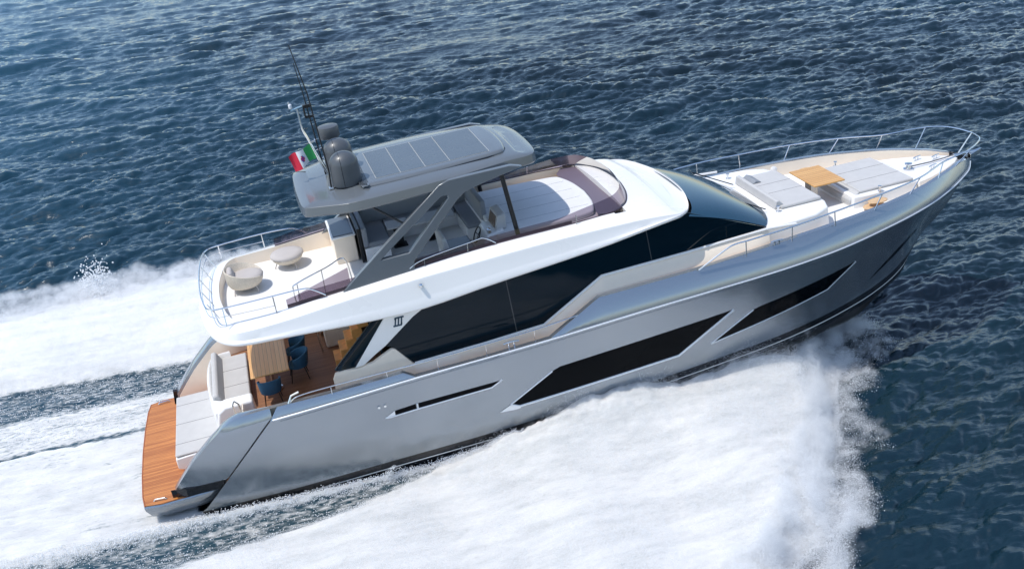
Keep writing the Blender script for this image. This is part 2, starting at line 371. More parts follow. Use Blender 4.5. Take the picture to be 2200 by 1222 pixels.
# swim platform
plan = [(.10, -2.67), (.03, -2.2), (-.02, -1.2), (-.04, 0), (-.02, 1.2), (.03, 2.2), (.10, 2.67), (.5, 2.76), (1.0, 2.74), (1.6, 2.72), (2.4, 2.6), (2.4, -2.6), (1.6, -2.72), (1.0, -2.74), (.5, -2.76)]
def inset(p, d): 
    cx, cy = 1.2, 0; return [(cx + (x - cx) * (1 - d / 1.25), y * (1 - d / 2.7)) for x, y in p]
mb = MB(); rows = []
for d, z in ((.0, .43), (-.015, .40), (0.0, .30), (.12, .02), (.3, -.12)): rows.append([(x, y, z) for x, y in inset(plan, d)])
mb.grid(rows, cu=True); mb.add([(x, y, .43) for x, y in inset(plan, 0.0)], [tuple(range(len(plan)))])
plat = mb.build('swim_platform', PAINT, Y, angle=30)
MB().prism([(x, y, .434) for x, y in inset(plan, .03)], (0, 0, .012)).build('platform_teak', TEAKP, plat)
MB().tube([(x, y, .437) for x, y in inset(plan[:10] , .012)], .018, 6).build('teak_border', mat('teak_edge', (.36, .10, .025), .45), plat)
for sg in (-1, 1):
    MB().tube([(.34, sg * 2.55, .46), (.38, sg * 2.55, .50), (.62, sg * 2.58, .50), (.66, sg * 2.58, .46)], .02, 8).build('pop_up_cleat', CHROME, plat)

# transom unit with sunpad base
mb = MB(); mb.prism([(1.0, -1.62, .62), (1.0, -1.62, .93), (2.15, -1.62, 1.0), (2.15, -1.62, .46), (1.4, -1.62, .46)], (0, 3.24, 0))
mb.build('sunpad_base', WHITE, Y, bevel=.03)
MB().bx(1.33, 1.41, -1.7, 1.7, .45, .70).build('garage_recess', mat('dark_teak', (.11, .045, .02), .6), Y)
pad = thing('sunpad_mattress', 'light grey sunpad mattress over the transom beside the teak swim platform', 'sunpad', (1.58, 0, .96))
mb = MB(); mb.bx(-.57, .60, -1.6, 1.6, .0, .07); mb.build('mattress', CUSH, pad, bevel=.035)
mb = MB()
for yy in (-1.05, 0, 1.05): MB().bx(-.56, .59, yy - .006, yy + .006, .069, .073).build('seam', SEAM, pad)
# curved shell behind the cockpit sofa
pa = smooth_path([(2.75, -1.12, 0), (2.4, -1.1, 0), (2.2, -.85, 0), (2.12, -.2, 0), (2.1, .5, 0), (2.15, 1.3, 0), (2.3, 1.75, 0), (2.75, 1.85, 0)], 5)
mb = MB(); rows = []
for p in pa:
    c = Vector((3.2, .35, 0)); d = (Vector(p) - c).normalized()
    rows.append([Vector(p) + d * .02 + Vector((0, 0, .95)), Vector(p) + d * .05 + Vector((0, 0, 1.5)), Vector(p) + Vector((0, 0, 1.93)), Vector(p) - d * .06 + Vector((0, 0, 1.98)), Vector(p) - d * .13 + Vector((0, 0, 1.94)), Vector(p) - d * .15 + Vector((0, 0, 1.5))])
mb.grid(rows); mb.build('sofa_shell', WHITE, Y, angle=60)
mb = MB(); mb.bx(2.2, 3.2, -1.1, 1.85, .95, 1.70); mb.build('sofa_base', WHITE, Y, bevel=.04)
sofa = MB(); sofa.bx(2.52, 3.22, -.98, 1.75, 1.70, 1.84); sofa = sofa.build('sofa_seat', CUSH, Y, bevel=.04)
mb = MB()
for yy in (-.1, .85): MB().bx(2.53, 3.21, yy - .006, yy + .006, 1.838, 1.844).build('seam', SEAM, sofa)
mb = MB(); mb.prism([(2.24, -.95, 1.75), (2.26, -.95, 2.10), (2.40, -.95, 2.12), (2.56, -.95, 1.78)], (0, 2.65, 0)); mb.build('sofa_backrest', CUSH, Y, bevel=.05)
# steps moulded in the passage, starboard and port
for sg in (-1, 1):
    mb = MB(); mb.bx(1.9, 2.25, min(sg * 1.64, sg * 2.45), max(sg * 1.64, sg * 2.45), .45, .82); mb.bx(2.15, 2.5, min(sg * 1.64, sg * 2.45), max(sg * 1.64, sg * 2.45), .45, 1.17)
    mb.bx(2.45, 2.9, min(sg * 1.4, sg * 2.45), max(sg * 1.4, sg * 2.45), .45, 1.5); mb.build('passage_step', WHITE, Y, bevel=.03)
mb = MB(); mb.prism([(2.1, -1.64, .9), (2.35, -1.64, 1.95), (2.55, -1.64, 2.08), (3.28, -1.64, 2.08), (3.32, -1.64, 1.5), (2.3, -1.64, .9)], (0, .48, 0)); mb.build('sofa_console', WHITE, Y, bevel=.06, seg=3)
MB().tube([(2.86, -2.05, 1.5), (2.80, -2.05, 2.3), (2.86, -2.05, 2.42), (2.95, -2.05, 2.3), (2.98, -2.05, 1.5)], .022, 8).build('gate_handle', CHROME, Y)
MB().bx(3.0, 3.03, -2.6, -1.66, 1.55, 2.1).build('passage_gate', CREAM, Y, bevel=.01)

# cockpit and side decks
MB().prism([(2.28, -2.62, 1.49), (7.2, -2.8, 1.49), (7.2, 2.8, 1.49), (2.28, 2.62, 1.49)], (0, 0, .02)).build('cockpit_floor', TEAKD, Y)
for sg in (-1, 1):
    mb = MB(); rows = [[(x, sg * 2.42, deck_z(x) - .002), (x, sg * max(hull_y(x, zc(x)) - .1, .05), deck_z(x) - .002)] for x in [7.0, 9, 10.9, 11.4, 11.9, 12.4, 14, 16, 17.8]]
    mb.grid(rows); mb.build('side_deck', DECKW, Y)
mb = MB(); rows = [[(x, y * max(hull_y(x, zc(x)) - .1, .02), deck_z(x) - .004) for y in (-1, -.5, 0, .5, 1)] for x in np.linspace(17.0, 25.5, 24)]
mb.grid(rows); mb.build('foredeck', DECKW, Y)

# teak stairs to the flybridge
for k in range(6):
    x0 = 5.62 + .2 * k; z0 = 1.78 + .27 * k
    mb = MB(); mb.bx(x0, x0 + .30, -.05, .62, z0 - .27, z0); mb.build('stair_step', STEPW, Y, bevel=.012)
MB().tube([(5.35, 1.15, 1.5), (5.30, 1.15, 2.35), (5.75, 1.15, 2.75), (6.6, 1.15, 3.9)], .02, 8).build('stair_rail', CHROME, Y)
MB().bx(5.5, 6.5, 1.35, 2.4, 1.51, 2.35).build('cockpit_cabinet', CREAM, Y, bevel=.05)
MB().bx(6.75, 6.8, -2.3, 2.3, 1.51, 4.1).build('saloon_door', GLASS, Y)

# cabin side: cream lower body, glazing, white pillar
for sg in (-1, 1):
    yy = 2.45 * sg; t = -.10 * sg
    topz = lin([5.42, 5.5, 5.75, 6.1, 6.5, 7.03, 7.12, 7.52, 9.4, 11.1, 11.2, 12.86, 15.3, 17.75], [2.50, 2.66, 2.71, 2.66, 2.72, 2.97, 2.95, 2.40, 2.46, 2.555, 2.6, 3.56, 3.63, 3.74])
    mb = MB(); rows = []
    for x in sorted(set(list(np.linspace(5.42, 17.75, 60)) + [5.5, 5.75, 6.1, 6.5, 7.03, 7.12, 7.52, 9.4, 11.1, 11.2, 12.86])):
        zb = deck_z(x); zt = topz(x); k = min(max((x - 5.4) / .5, 0), 1) * min(max((18.1 - x) / .6, 0.2), 1)
        yo = 2.45 + (.36 if x > 12 else .26 + .10 * max(0, (x - 11) / 1)) * k * min(1, (zt - zb) / .8)
        rows.append([(x, sg * 2.36, zt), (x, sg * 2.43, zt), (x, sg * 2.46, zt - .02), (x, sg * (2.46 + (yo - 2.46) * .5), zt + (zb - zt) * .5), (x, sg * yo, zb)])
    mb.grid(rows); mb.add([rows[0][1], rows[0][2], rows[0][3], rows[0][4], (5.42, sg * 2.2, 1.5), (5.42, sg * 2.2, 2.5)], [(0, 1, 2, 3, 4, 5)]); mb.build('cabin_side', CREAM, Y, angle=40)
    # rounded white moulding along the raised edge of the walkway
    path = [(x, yy + .01 * sg, z) for x, z in [(7.55, 2.40), (9.4, 2.455), (11.12, 2.55), (11.22, 2.61)] + [(12.86, 3.55), (15.3, 3.615), (17.75, 3.72), (18.6, 3.66)]]
    MB().tube(path, .04, 8).build('side_moulding', WHITE, Y)
    gl = [(6.9, 3.08), (7.06, 3.02), (7.54, 2.40), (9.4, 2.47), (11.1, 2.565), (11.2, 2.62), (12.86, 3.58), (15.3, 3.65), (17.72, 3.76), (15.4, 4.75), (12.9, 4.52), (9.8, 4.25), (7.9, 3.98), (7.72, 3.72)]
    g = MB().prism([(x, yy - .012 * sg, z) for x, z in gl], (0, t * .4, 0)).build('side_window', GLASS, Y)
    for (x0, z0, x1, z1) in [(10.25, 4.28, 10.35, 2.53), (14.2, 4.6, 14.3, 3.6)]:
        MB().prism([(x0, yy - .008 * sg, z0), (x0 + .025, yy - .008 * sg, z0), (x1 + .025, yy - .008 * sg, z1), (x1, yy - .008 * sg, z1)], (0, .004 * sg, 0)).build('mullion', MULL, g)
    pil = [(6.02, 2.69), (6.25, 2.70), (6.6, 2.93), (6.9, 3.1), (7.73, 3.72), (8.4, 4.08), (8.4, 4.2), (7.0, 4.1), (6.98, 3.86)]
    p = MB().prism([(x, yy + .004 * sg, z) for x, z in pil], (0, t, 0)).build('cabin_pillar', WHITE, Y, bevel=.015)
    # emblem: two bars joined by three slanted strokes
    mb = MB(); ey = yy + .008 * sg
    def bar(a, b, w):
        a, b = Vector(a), Vector(b); d = (b - a).normalized(); n = Vector((-d.y, d.x)) * w / 2
        mb.prism([(q.x, ey, q.y) for q in (a + n, b + n, b - n, a - n)], (0, .004 * sg, 0))
    bar((7.26, 3.80), (7.50, 3.80), .045); bar((7.19, 3.585), (7.41, 3.585), .045)
    for dx in (0, .08, .16): bar((7.24 + dx, 3.60), (7.285 + dx, 3.80), .038)
    bar((7.26, 3.80), (7.27, 3.72), .03); bar((7.41, 3.585), (7.42, 3.66), .03)
    mb.build('emblem', LOGOB, p, smooth=False)
    # dark curved glass closing the aft end of the cabin
    mb = MB(); rows = []
    for k, tt in enumerate(np.linspace(0, 1, 12)):
        x0 = 5.50 + 1.35 * tt; z0 = 2.72 + 1.25 * tt
        rows.append([(x0 + .03, sg * 2.25, z0), (x0, sg * 2.36, z0), (x0 + .12, sg * 2.43, z0 - .02), (x0 + .62 - .1 * tt, sg * 2.445, z0 - .02 * tt)])
    mb.grid(rows); mb.build('quarter_glass', GLASS, Y, angle=70)
    MB().tube([(5.72 + 1.2 * t2, sg * 2.44, 2.84 + 1.08 * t2) for t2 in np.linspace(0, 1, 6)], .018, 6).build('glass_trim', DARKM, Y)

# ------------------------------------------------------------------ flybridge
half = smooth_path([(2.50, 0, 0), (2.52, -.6, 0), (2.60, -1.2, 0), (2.72, -1.8, 0), (2.92, -2.3, 0), (3.25, -2.62, 0), (3.7, -2.73, 0), (5, -2.75, 0), (8, -2.76, 0), (11, -2.76, 0), (13.5, -2.74, 0), (14.9, -2.68, 0), (15.35, -2.5, 0), (15.62, -2.1, 0), (15.85, -1.4, 0), (15.98, -.7, 0), (16.02, 0, 0)], 6)
zlip = sm([2.5, 2.8, 3.5, 4.4, 7.0, 7.7, 9.8, 12.95, 15, 16.1], [4.28, 4.22, 4.15, 4.11, 3.98, 3.97, 4.17, 4.46, 4.70, 4.72])
zcrest = sm([2.5, 3, 4.5, 6, 7.4, 9.3, 11.6, 13.5, 14.6, 15.4, 16.1], [4.48, 4.48, 4.52, 4.66, 4.76, 4.85, 4.93, 4.93, 4.89, 4.80, 4.74])
zcoam = sm([2.5, 3, 4.5, 6, 8.1, 9.5, 12.3, 13.8, 14.8, 15.6, 16.1], [4.60, 4.60, 4.64, 4.76, 4.92, 5.02, 5.08, 5.10, 5.02, 4.86, 4.76])
def fly_rows():
    n = len(half); R = []
    for i, p in enumerate(half):
        t = (half[min(i + 1, n - 1)] - half[max(i - 1, 0)]).normalized(); nn = Vector((-t.y, t.x, 0))    # inward (to port) for the starboard half
        if nn.dot(Vector((9 - p.x, -p.y, 0))) < 0: nn = -nn
        x = p.x; k = min(max((x - 14.2) / 1.6, 0), 1); aft = min(max((4.2 - x) / 1.3, 0), 1)
        def q(d, z): 
            v = p + nn * d; return (v.x, min(v.y, -0.0) if i < n - 1 and i > 0 else 0.0, z)
        zl, zr, zo = zlip(x), zcrest(x), zcoam(x)
        R.append([q(.5, zl + .06), q(.10, zl), q(.03, zl + .02), q(0, zl + .06), q(.005, zl + .10), q(.05 * (1 - k), zl + (zr - zl) * .35), q(.075 * (1 - k), zl + (zr - zl) * .42), q(.09 * (1 - k) + .02, zr - .05), q(.13 - .09 * k, zr), q(.22 - .10 * k, zr + .035 * (1 - k) + .012), q(.42 - .1 * k, zo - .02), q(.50 - .12 * k + .0 * aft, zo)])
    return R
FR = fly_rows()
mb = MB()
mirror = lambda r: [(a, -b, c) for a, b, c in r]
full = FR + [mirror(r) for r in FR[::-1][1:-1]]
rows = list(map(list, zip(*full)))
mb.grid(rows, cu=True)
fly = mb.build('flybridge_shell', WHITE, Y, angle=32)
# coaming inside, aft part open to the deck
mb = MB(); open_i = [i for i in range(len(half)) if half[i].x < 13.6]
for sgn in (1,):
    sec = []
    for r in FR:
        if r[0][0] > 13.75: continue
        a = Vector(r[-1]); c = Vector((9, 0, a.z)); d = Vector((0.0, 1.0, 0)) if a.x > 3.6 else (Vector((5.0, 0, a.z)) - a).normalized()
        b = a + d * .09; sec.append([tuple(a), (b.x, min(b.y, 0), a.z + .003), (b.x + d.x * .03, min(b.y + d.y * .03, 0), 4.28)])
    allr = [mirror(r) for r in sec[::-1][:-1]] + sec
    mb.grid(list(map(list, zip(*allr))), rowm=[0, 1])
mb.build('flybridge_coaming', [WHITE, CREAM], Y, angle=40)
# brow: solid top forward of the sunpad
mb = MB(); rows = []
for r in FR:
    a = r[-1]
    if a[0] < 13.75: continue
    x = a[0]; camb = .16 * min(1, max(0, (16.1 - x) / 1.2))
    if a[1] > -1e-4: rows.append([(x, 0, a[2])] * 13); continue
    rows.append([(x, a[1] * t, a[2] + camb * (1 - t * t)) for t in np.linspace(1, -1, 13)])
mb.grid(rows); mb.grid([rows[0], [(a, b, 4.86) for a, b, c in rows[0]]]) if rows[0][0][1] < rows[0][-1][1] else None; mb.grid([rows[-1], [(a, b, 4.86) for a, b, c in rows[-1]]]); mb.build('brow', WHITE, Y, angle=50)
# decks and ceiling
dk = [(r[-1][0] + (.1 if r[-1][0] < 3.4 else 0), r[-1][1] + .1, 4.30) for r in FR if r[-1][0] < 13.4]
dk = [p for p in dk if p[1] < 0]
MB().prism(dk + [(a, -b, c) for a, b, c in dk[::-1]], (0, 0, -.03)).build('flybridge_deck', DECKW, Y)
ce = [(r[0][0], r[0][1], r[0][2]) for r in FR]
mb = MB(); mb.grid([[p, (p[0], -p[1], p[2])] for p in ce if p[1] < -1e-3]); mb.build('cockpit_ceiling', CREAM, Y)
# raised base of the forward sunpad
MB().prism([(10.35, -1.95, 4.3), (10.35, 1.95, 4.3), (14.0, 1.85, 4.3), (14.0, -1.85, 4.3)], (0, 0, .62)).build('lounge_base', WHITE, Y, bevel=.03)
sp = thing('sunpad_mattress', 'large white and grey sunpad on the flybridge, half shaded by the hardtop', 'sunpad', (10.4, 0, 4.92))
out = [(0, -1.76), (1.2, -1.74), (2.2, -1.68), (2.62, -1.6), (2.78, -1.42), (2.95, -.8), (3.02, 0)]
out = [(p.x, p.y) for p in smooth_path([(a, b, 0) for a, b in out], 4)]
out = out + [(a, -b) for a, b in out[::-1][1:]]
MB().prism([(a, b, 0) for a, b in out], (0, 0, .14)).build('mattress', CUSHW, sp, bevel=.05, seg=3)
mb = MB()
for yy in (-1.05, -.35, .35, 1.05): MB().bx(.03, 2.75, yy - .004, yy + .004, .138, .1415).build('seam', SEAM, sp)

# tinted windscreen round the flybridge
base = smooth_path([(4.75, -2.20, 4.66), (6.5, -2.22, 4.80), (8.5, -2.22, 4.95), (10.5, -2.21, 5.06), (12.3, -2.18, 5.09), (13.4, -2.10, 5.10), (13.9, -1.85, 5.13), (14.18, -1.3, 5.18), (14.32, -.6, 5.21), (14.36, 0, 5.22)], 5)
hgt = lin([4.75, 5.2, 7, 10, 12, 13.2, 13.9, 14.4], [.22, .28, .24, .22, .22, .36, .40, .34]); rake = lin([4.75, 12, 13.4, 14.4], [.03, .05, .14, .20])
row0 = [tuple(p) for p in base]; row1 = []
for p in base:
    c = Vector((12.2, 0, 0)); d = Vector((max(p.x, 12.2) - 12.2, p.y, 0)).normalized()
    row1.append((p.x - d.x * rake(p.x), p.y - d.y * rake(p.x), p.z + hgt(p.x)))
f0 = row0 + mirror(row0[::-1][1:]); f1 = row1 + mirror(row1[::-1][1:])
mb = MB(); mb.grid([f0, f1]); ws = mb.build('fly_windscreen', TINT, Y, angle=50)
MB().tube([(a, b, c + .01) for a, b, c in f0], .016, 5).build('screen_trim', mat('plum_trim', (.05, .03, .04), .3), ws)
for sg in (-1,):
    fs_ = [(a, sg * abs(b), c) for a, b, c in row0 if a < 12.4]
    MB().grid([fs_, [(a, b * .998, c + .09) for a, b, c in fs_]]).build('screen_base', MATS['plum_trim'], ws)
# dark dash between the sunpad and the screen
dq = [p for p in f0 if p[0] > 13.25]
MB().grid([[(13.16 + .26 * math.cos(math.pi * .5 * min(1, abs(b) / 1.9)), b * .86, 5.03) for a, b, c in dq], [(a - .02, b * .985, c - .015) for a, b, c in dq]]).build('fly_dash', mat('plum_dash', (.15, .115, .14), .3), Y, angle=60)
for x in (6.6, 9.45, 12.4):
    for sg in (-1, 1):
        MB().tube([(x, sg * 2.25, zcoam(x) + .0), (x + .02, sg * 2.22, zcoam(x) + .24)], .013, 6).build('screen_post', CHROME, ws)

# aft flybridge rail
def rail(name, tops, posts, r=.02, extra=(), m=CHROME):
    mb = MB(); mb.tube(tops, r, 8)
    for e in extra: mb.tube(e, r * .6, 6)
    o = mb.build(name, m, Y)
    for a, b in posts: MB().tube([a, b], r * .8, 6).build('stanchion', m, o)
    return o
hr = smooth_path([(5.72, -2.26, 4.80), (5.45, -2.24, 5.0), (5.2, -2.22, 5.08), (4.43, -2.25, 5.09), (3.3, -2.2, 5.06), (2.9, -2.05, 5.05), (2.76, -1.5, 5.05), (2.70, -.8, 5.05), (2.68, 0, 5.05)], 5)
hr = hr + [Vector((p.x, -p.y, p.z)) for p in hr[::-1][1:]]
mid = [Vector((p.x + .02, p.y * 1.01, 4.84)) for p in hr if p.x < 4.45]
posts = []
for p in [(4.46, 2.27, 4.64, 5.09, 2.25), (3.23, 2.32, 4.62, 5.06, 2.19)]:
    for sg in (-1, 1): posts.append(((p[0], sg * p[1], p[2]), (p[0], sg * p[4], p[3])))
for y in (-1.7, -.85, 0, .85, 1.7):
    xx = 2.68 + .04 * (abs(y) / .85) ** 2; posts.append(((xx + .22, y, 4.60), (xx + .02, y * 1.01, 5.05)))
rail('flybridge_rail', hr, posts, .019, extra=(mid,))
# stairwell guard
rail('stairwell_guard', smooth_path([(5.0, -1.98, 4.3), (4.98, -1.98, 5.0), (5.1, -1.9, 5.12), (5.9, -1.35, 5.13), (6.4, -1.0, 5.13), (6.5, -.95, 4.6), (6.5, -.95, 4.3)], 4), [((5.08, -1.92, 4.3), (5.1, -1.9, 5.1)), ((5.75, -1.45, 4.3), (5.77, -1.44, 5.12))], .017)
MB().add([(5.05, -1.94, 4.33), (6.45, -1.0, 4.33), (6.45, -1.0, 4.85), (5.05, -1.94, 4.85)], [(0, 1, 2, 3)]).build('guard_panel', TINT, Y)
MB().bx(5.05, 6.2, -2.05, -1.95, 4.3, 4.55).build('stairwell_lip', WHITE, Y, bevel=.03)

# bar unit
mb = MB(); mb.bx(6.30, 6.92, .62, 2.1, 4.30, 5.05); mb.build('bar_unit', CREAM, Y, bevel=.03)
MB().bx(6.27, 6.95, .58, 2.12, 5.05, 5.11).build('bar_rim', WHITE, Y, bevel=.02)
MB().bx(6.33, 6.89, .64, 2.08, 5.112, 5.135).build('bar_worktop', SLATE, Y, bevel=.008)
MB().bx(6.97, 7.06, .35, 2.1, 4.3, 5.30).build('bar_screen', DARKM, Y, bevel=.01)
# U sofa, port side
mb = MB(); mb.bx(7.10, 7.8, .35, 2.1, 4.3, 4.68); mb.bx(7.8, 10.4, 1.5, 2.1, 4.3, 4.68); mb.bx(9.95, 10.5, .2, 1.5, 4.3, 4.68); mb.build('lounge_sofa_base', WHITE, Y, bevel=.02)
for nm, b in (('sofa_cushion', (7.22, 7.85, .38, 2.0, 4.68, 4.82)), ('sofa_cushion', (7.88, 9.93, 1.45, 2.0, 4.68, 4.82)), ('sofa_cushion', (9.96, 10.45, .05, 2.0, 4.68, 4.82)),
              ('sofa_back', (7.08, 7.24, .36, 2.1, 4.7, 5.28)), ('sofa_back', (7.25, 10.4, 1.98, 2.14, 4.7, 5.26)), ('sofa_back', (10.36, 10.52, -.1, 2.1, 4.7, 5.46))):
    MB().bx(*b).build(nm, CUSHD, Y, bevel=.045, seg=3)
# helm: console, screen, wheel, seat
mb = MB(); mb.prism([(10.0, -1.55, 4.3), (10.05, -1.55, 4.85), (10.18, -1.55, 5.05), (10.62, -1.55, 5.12), (10.72, -1.55, 4.3)], (0, .95, 0)); con = mb.build('helm_console', WHITE, Y, bevel=.03)
mb = MB(); mb.prism([(10.42, -1.42, 5.08), (10.52, -1.42, 5.46), (10.74, -1.42, 5.50), (10.74, -1.42, 5.08)], (0, .80, 0)); hood = mb.build('instrument_hood', CUSH, con, bevel=.03)
MB().prism([(10.405, -1.3, 5.13), (10.495, -1.3, 5.43), (10.51, -1.3, 5.43), (10.42, -1.3, 5.13)], (0, .56, 0)).build('helm_screen', SCREEN, con)
mb = MB(); mb.tube([(9.98 + .10 * math.sin(a), -1.05 + .21 * math.cos(a), 4.93 + .19 * math.sin(a)) for a in np.linspace(0, 2 * math.pi, 24, endpoint=False)], .018, 6, closed=True)
for a in (0, 2.1, 4.2): mb.tube([(10.02, -1.05, 4.93), (9.98 + .1 * math.sin(a), -1.05 + .21 * math.cos(a), 4.93 + .19 * math.sin(a))], .012, 6)
mb.build('steering_wheel', DARKM, con)
mb = MB(); mb.bx(10.2, 10.28, -1.5, -1.36, 5.05, 5.16); mb.bx(10.24, 10.27, -1.47, -1.44, 5.14, 5.24); mb.bx(10.24, 10.27, -1.42, -1.39, 5.14, 5.22); mb.build('throttle_lever', CHROME, con)
mb = MB(); mb.bx(8.95, 9.75, -1.75, -.7, 4.3, 4.72); mb.build('helm_seat_base', WHITE, Y, bevel=.03)
MB().bx(9.05, 9.78, -1.72, -.72, 4.72, 4.86).build('helm_seat', SLATE, Y, bevel=.04)
MB().prism([(8.94, -1.72, 4.75), (8.90, -1.72, 5.30), (9.02, -1.72, 5.33), (9.12, -1.72, 4.85)], (0, 1.0, 0)).build('helm_backrest', CUSH, Y, bevel=.05, seg=3)
mb = MB(); mb.bx(7.5, 8.85, -1.95, -1.3, 4.3, 4.74); mb.build('side_bench_base', WHITE, Y, bevel=.03)
MB().bx(7.48, 8.85, -1.93, -1.28, 4.74, 4.88).build('side_bench_cushion', CUSH, Y, bevel=.04)
MB().bx(7.5, 8.85, -2.08, -1.93, 4.74, 5.1).build('side_bench_back', CUSH, Y, bevel=.04)
# small rails on the starboard coaming
rail('coaming_rail', smooth_path([(7.9, -2.28, 4.97), (8.3, -2.26, 5.12), (9.6, -2.24, 5.28), (9.9, -2.24, 5.3), (10.2, -2.25, 5.1)], 4), [((8.3, -2.28, 4.9), (8.3, -2.26, 5.12))], .013)

# flybridge tables
for (x, y, lx, ly, lab) in ((9.15, .95, 1.25, .72, 'pale grey table before the lounge sofa under the grey hardtop'), (8.15, 1.0, .62, .62, 'small pale side table by the aft end of the lounge sofa')):
    t = thing('lounge_table', lab, 'table', (x, y, 4.31))
    MB().bx(-lx / 2, lx / 2, -ly / 2, ly / 2, .62, .67).build('table_top', CUSH, t, bevel=.015)
    MB().bx(-.12, .12, -.06, .06, .015, .62).build('pedestal', DARKM, t, bevel=.01); MB().bx(-.2, .2, -.18, .18, 0, .02).build('foot', DARKM, t)

# ------------------------------------------------------------------ hardtop
hh = smooth_path([(5.60, 0, 0), (5.61, -.6, 0), (5.63, -1.2, 0), (5.68, -1.48, 0), (5.78, -1.60, 0), (6.2, -1.82, 0), (6.65, -2.04, 0), (6.85, -2.10, 0), (7.3, -2.14, 0), (9.2, -2.13, 0), (10.4, -1.93, 0), (11.3, -1.72, 0), (11.72, -1.45, 0), (11.88, -.9, 0), (11.92, 0, 0)], 6)
mb = MB(); sec = []
hz = lin([5.6, 7, 9, 11, 12], [6.86, 6.94, 7.0, 7.02, 6.92])
for i, p in enumerate(hh):
    t = (hh[min(i + 1, len(hh) - 1)] - hh[max(i - 1, 0)]).normalized(); nn = Vector((-t.y, t.x, 0))
    if nn.dot(Vector((8.8 - p.x, -p.y, 0))) < 0: nn = -nn
    z = hz(p.x)
    def q(d, dz):
        v = p + nn * d; return (v.x, min(v.y, 0) if 0 < i < len(hh) - 1 else 0.0, z + dz)
    sec.append([q(.55, -.25), q(.10, -.25), q(.02, -.235), q(0, -.20), q(.035, 0), q(.05, .012), q(.28, .05), q(.5, .075)])
full = sec + [mirror(r) for r in sec[::-1][1:-1]]
mb.grid(list(map(list, zip(*full))), cu=True)
top = [r[-1] for r in sec]; mb.grid([[p, (p[0], p[1] * .5, p[2] + .025), (p[0], 0, p[2] + .035), (p[0], -p[1] * .5, p[2] + .025), (p[0], -p[1], p[2])] for p in top if p[1] < -1e-3])
bot = [r[0] for r in sec]; mb.grid([[p, (p[0], -p[1], p[2])] for p in bot if p[1] < -1e-3])
ht = mb.build('hardtop', ROOFP, Y, angle=30)
# raised roof panel with its glazed bays
rp = smooth_path([(7.25, 0, 0), (7.25, -1.40, 0), (7.35, -1.47, 0), (8.6, -1.52, 0), (10.0, -1.44, 0), (10.75, -1.36, 0), (11.0, -1.18, 0), (11.12, -.6, 0), (11.14, 0, 0)], 5)
mb = MB(); sec = []
for i, p in enumerate(rp):
    t = (rp[min(i + 1, len(rp) - 1)] - rp[max(i - 1, 0)]).normalized(); nn = Vector((-t.y, t.x, 0))
    if nn.dot(Vector((9.2 - p.x, -p.y, 0))) < 0: nn = -nn
    def q(d, z):
        v = p + nn * d; return (v.x, min(v.y, 0) if 0 < i < len(rp) - 1 else 0.0, z - .085 * (11.2 - v.x) / 3.8)
    sec.append([q(0, 7.0), q(.0, 7.13), q(.03, 7.165), q(.08, 7.18), q(.16, 7.185)])
full = sec + [mirror(r) for r in sec[::-1][1:-1]]
mb.grid(list(map(list, zip(*full))), cu=True); mb.grid([[r[-1], (r[-1][0], -r[-1][1], r[-1][2])] for r in sec if r[-1][1] < -1e-3])
rpo = mb.build('roof_hatch', ROOFP, ht, angle=40)
MB().tube([(x, y * 1.005, 7.105 - .085 * (11.2 - x) / 3.8) for x, y in [(8.3, -1.515), (9.5, -1.50), (10.5, -1.42), (10.9, -1.27), (11.08, -.95)]], .022, 6).build('hatch_seal', BLACK, ht)
HZ = lambda x: 7.185 - .085 * (11.2 - x) / 3.8
cuts = [7.63, 8.27, 8.92, 9.57, 10.62]
for a, b in zip(cuts[:-1], cuts[1:]): MB().prism([(x, y, HZ(x) + .001) for x, y in ((a + .018, -1.15), (b - .018, -1.15), (b - .018, 1.15), (a + .018, 1.15))], (0, 0, .008)).build('roof_panel', PANEL, ht, bevel=.003)
mb = MB()
for a in cuts: mb.prism([(x, y, HZ(x) + .001) for x, y in ((a - .012, -1.17), (a + .012, -1.17), (a + .012, 1.17), (a - .012, 1.17))], (0, 0, .005))
for y0 in (-1.182, 1.158): mb.prism([(x, y, HZ(x) + .001) for x, y in ((7.63, y0), (10.62, y0), (10.62, y0 + .024), (7.63, y0 + .024))], (0, 0, .0045))
mb.build("panel_joint", PLINE, ht, smooth=False)
# arch legs: broad aft strut, thin forward strut, open triangle between
for sg in (-1, 1):
    ring_o = [(6.10, 4.72), (9.02, 6.93), (9.28, 7.0), (10.9, 7.02), (11.2, 6.93), (10.2, 6.74), (9.66, 6.62), (9.42, 6.46), (8.06, 5.14), (8.02, 4.88)]
    ring_i = [(7.24, 5.37), (8.92, 6.56), (9.00, 6.61), (9.08, 6.63), (9.13, 6.63), (9.17, 6.62), (9.19, 6.60), (9.19, 6.56), (8.0, 5.40), (7.96, 5.38)]
    def yl(z): return sg * (2.30 - .12 * (z - 4.7) / 2.3)
    mb = MB(); n = len(ring_o)
    for th, fl in ((0, 1), (.16, -1)):
        O = [(x, yl(z) - sg * th, z) for x, z in ring_o]; I = [(x, yl(z) - sg * th, z) for x, z in ring_i]
        mb.add(O + I, [(i, (i + 1) % n, n + (i + 1) % n, n + i) for i in range(n)])
    for ring in (ring_o, ring_i):
        A = [(x, yl(z), z) for x, z in ring]; Bq = [(x, yl(z) - sg * .16, z) for x, z in ring]
        mb.add(A + Bq, [(i, (i + 1) % n, n + (i + 1) % n, n + i) for i in range(n)])
    mb.build('arch_leg', ROOFP, Y, bevel=.03, seg=2, angle=30)
    MB().tube([(10.66, sg * 1.98, 6.80), (10.88, sg * 2.05, 4.95)], .062, 8).build('hardtop_pillar', DARKM, Y)
    MB().tube([(7.1, sg * 1.45, 6.72), (8.05, sg * 2.05, 6.05)], .03, 8).build('gas_strut', DARKM, Y)

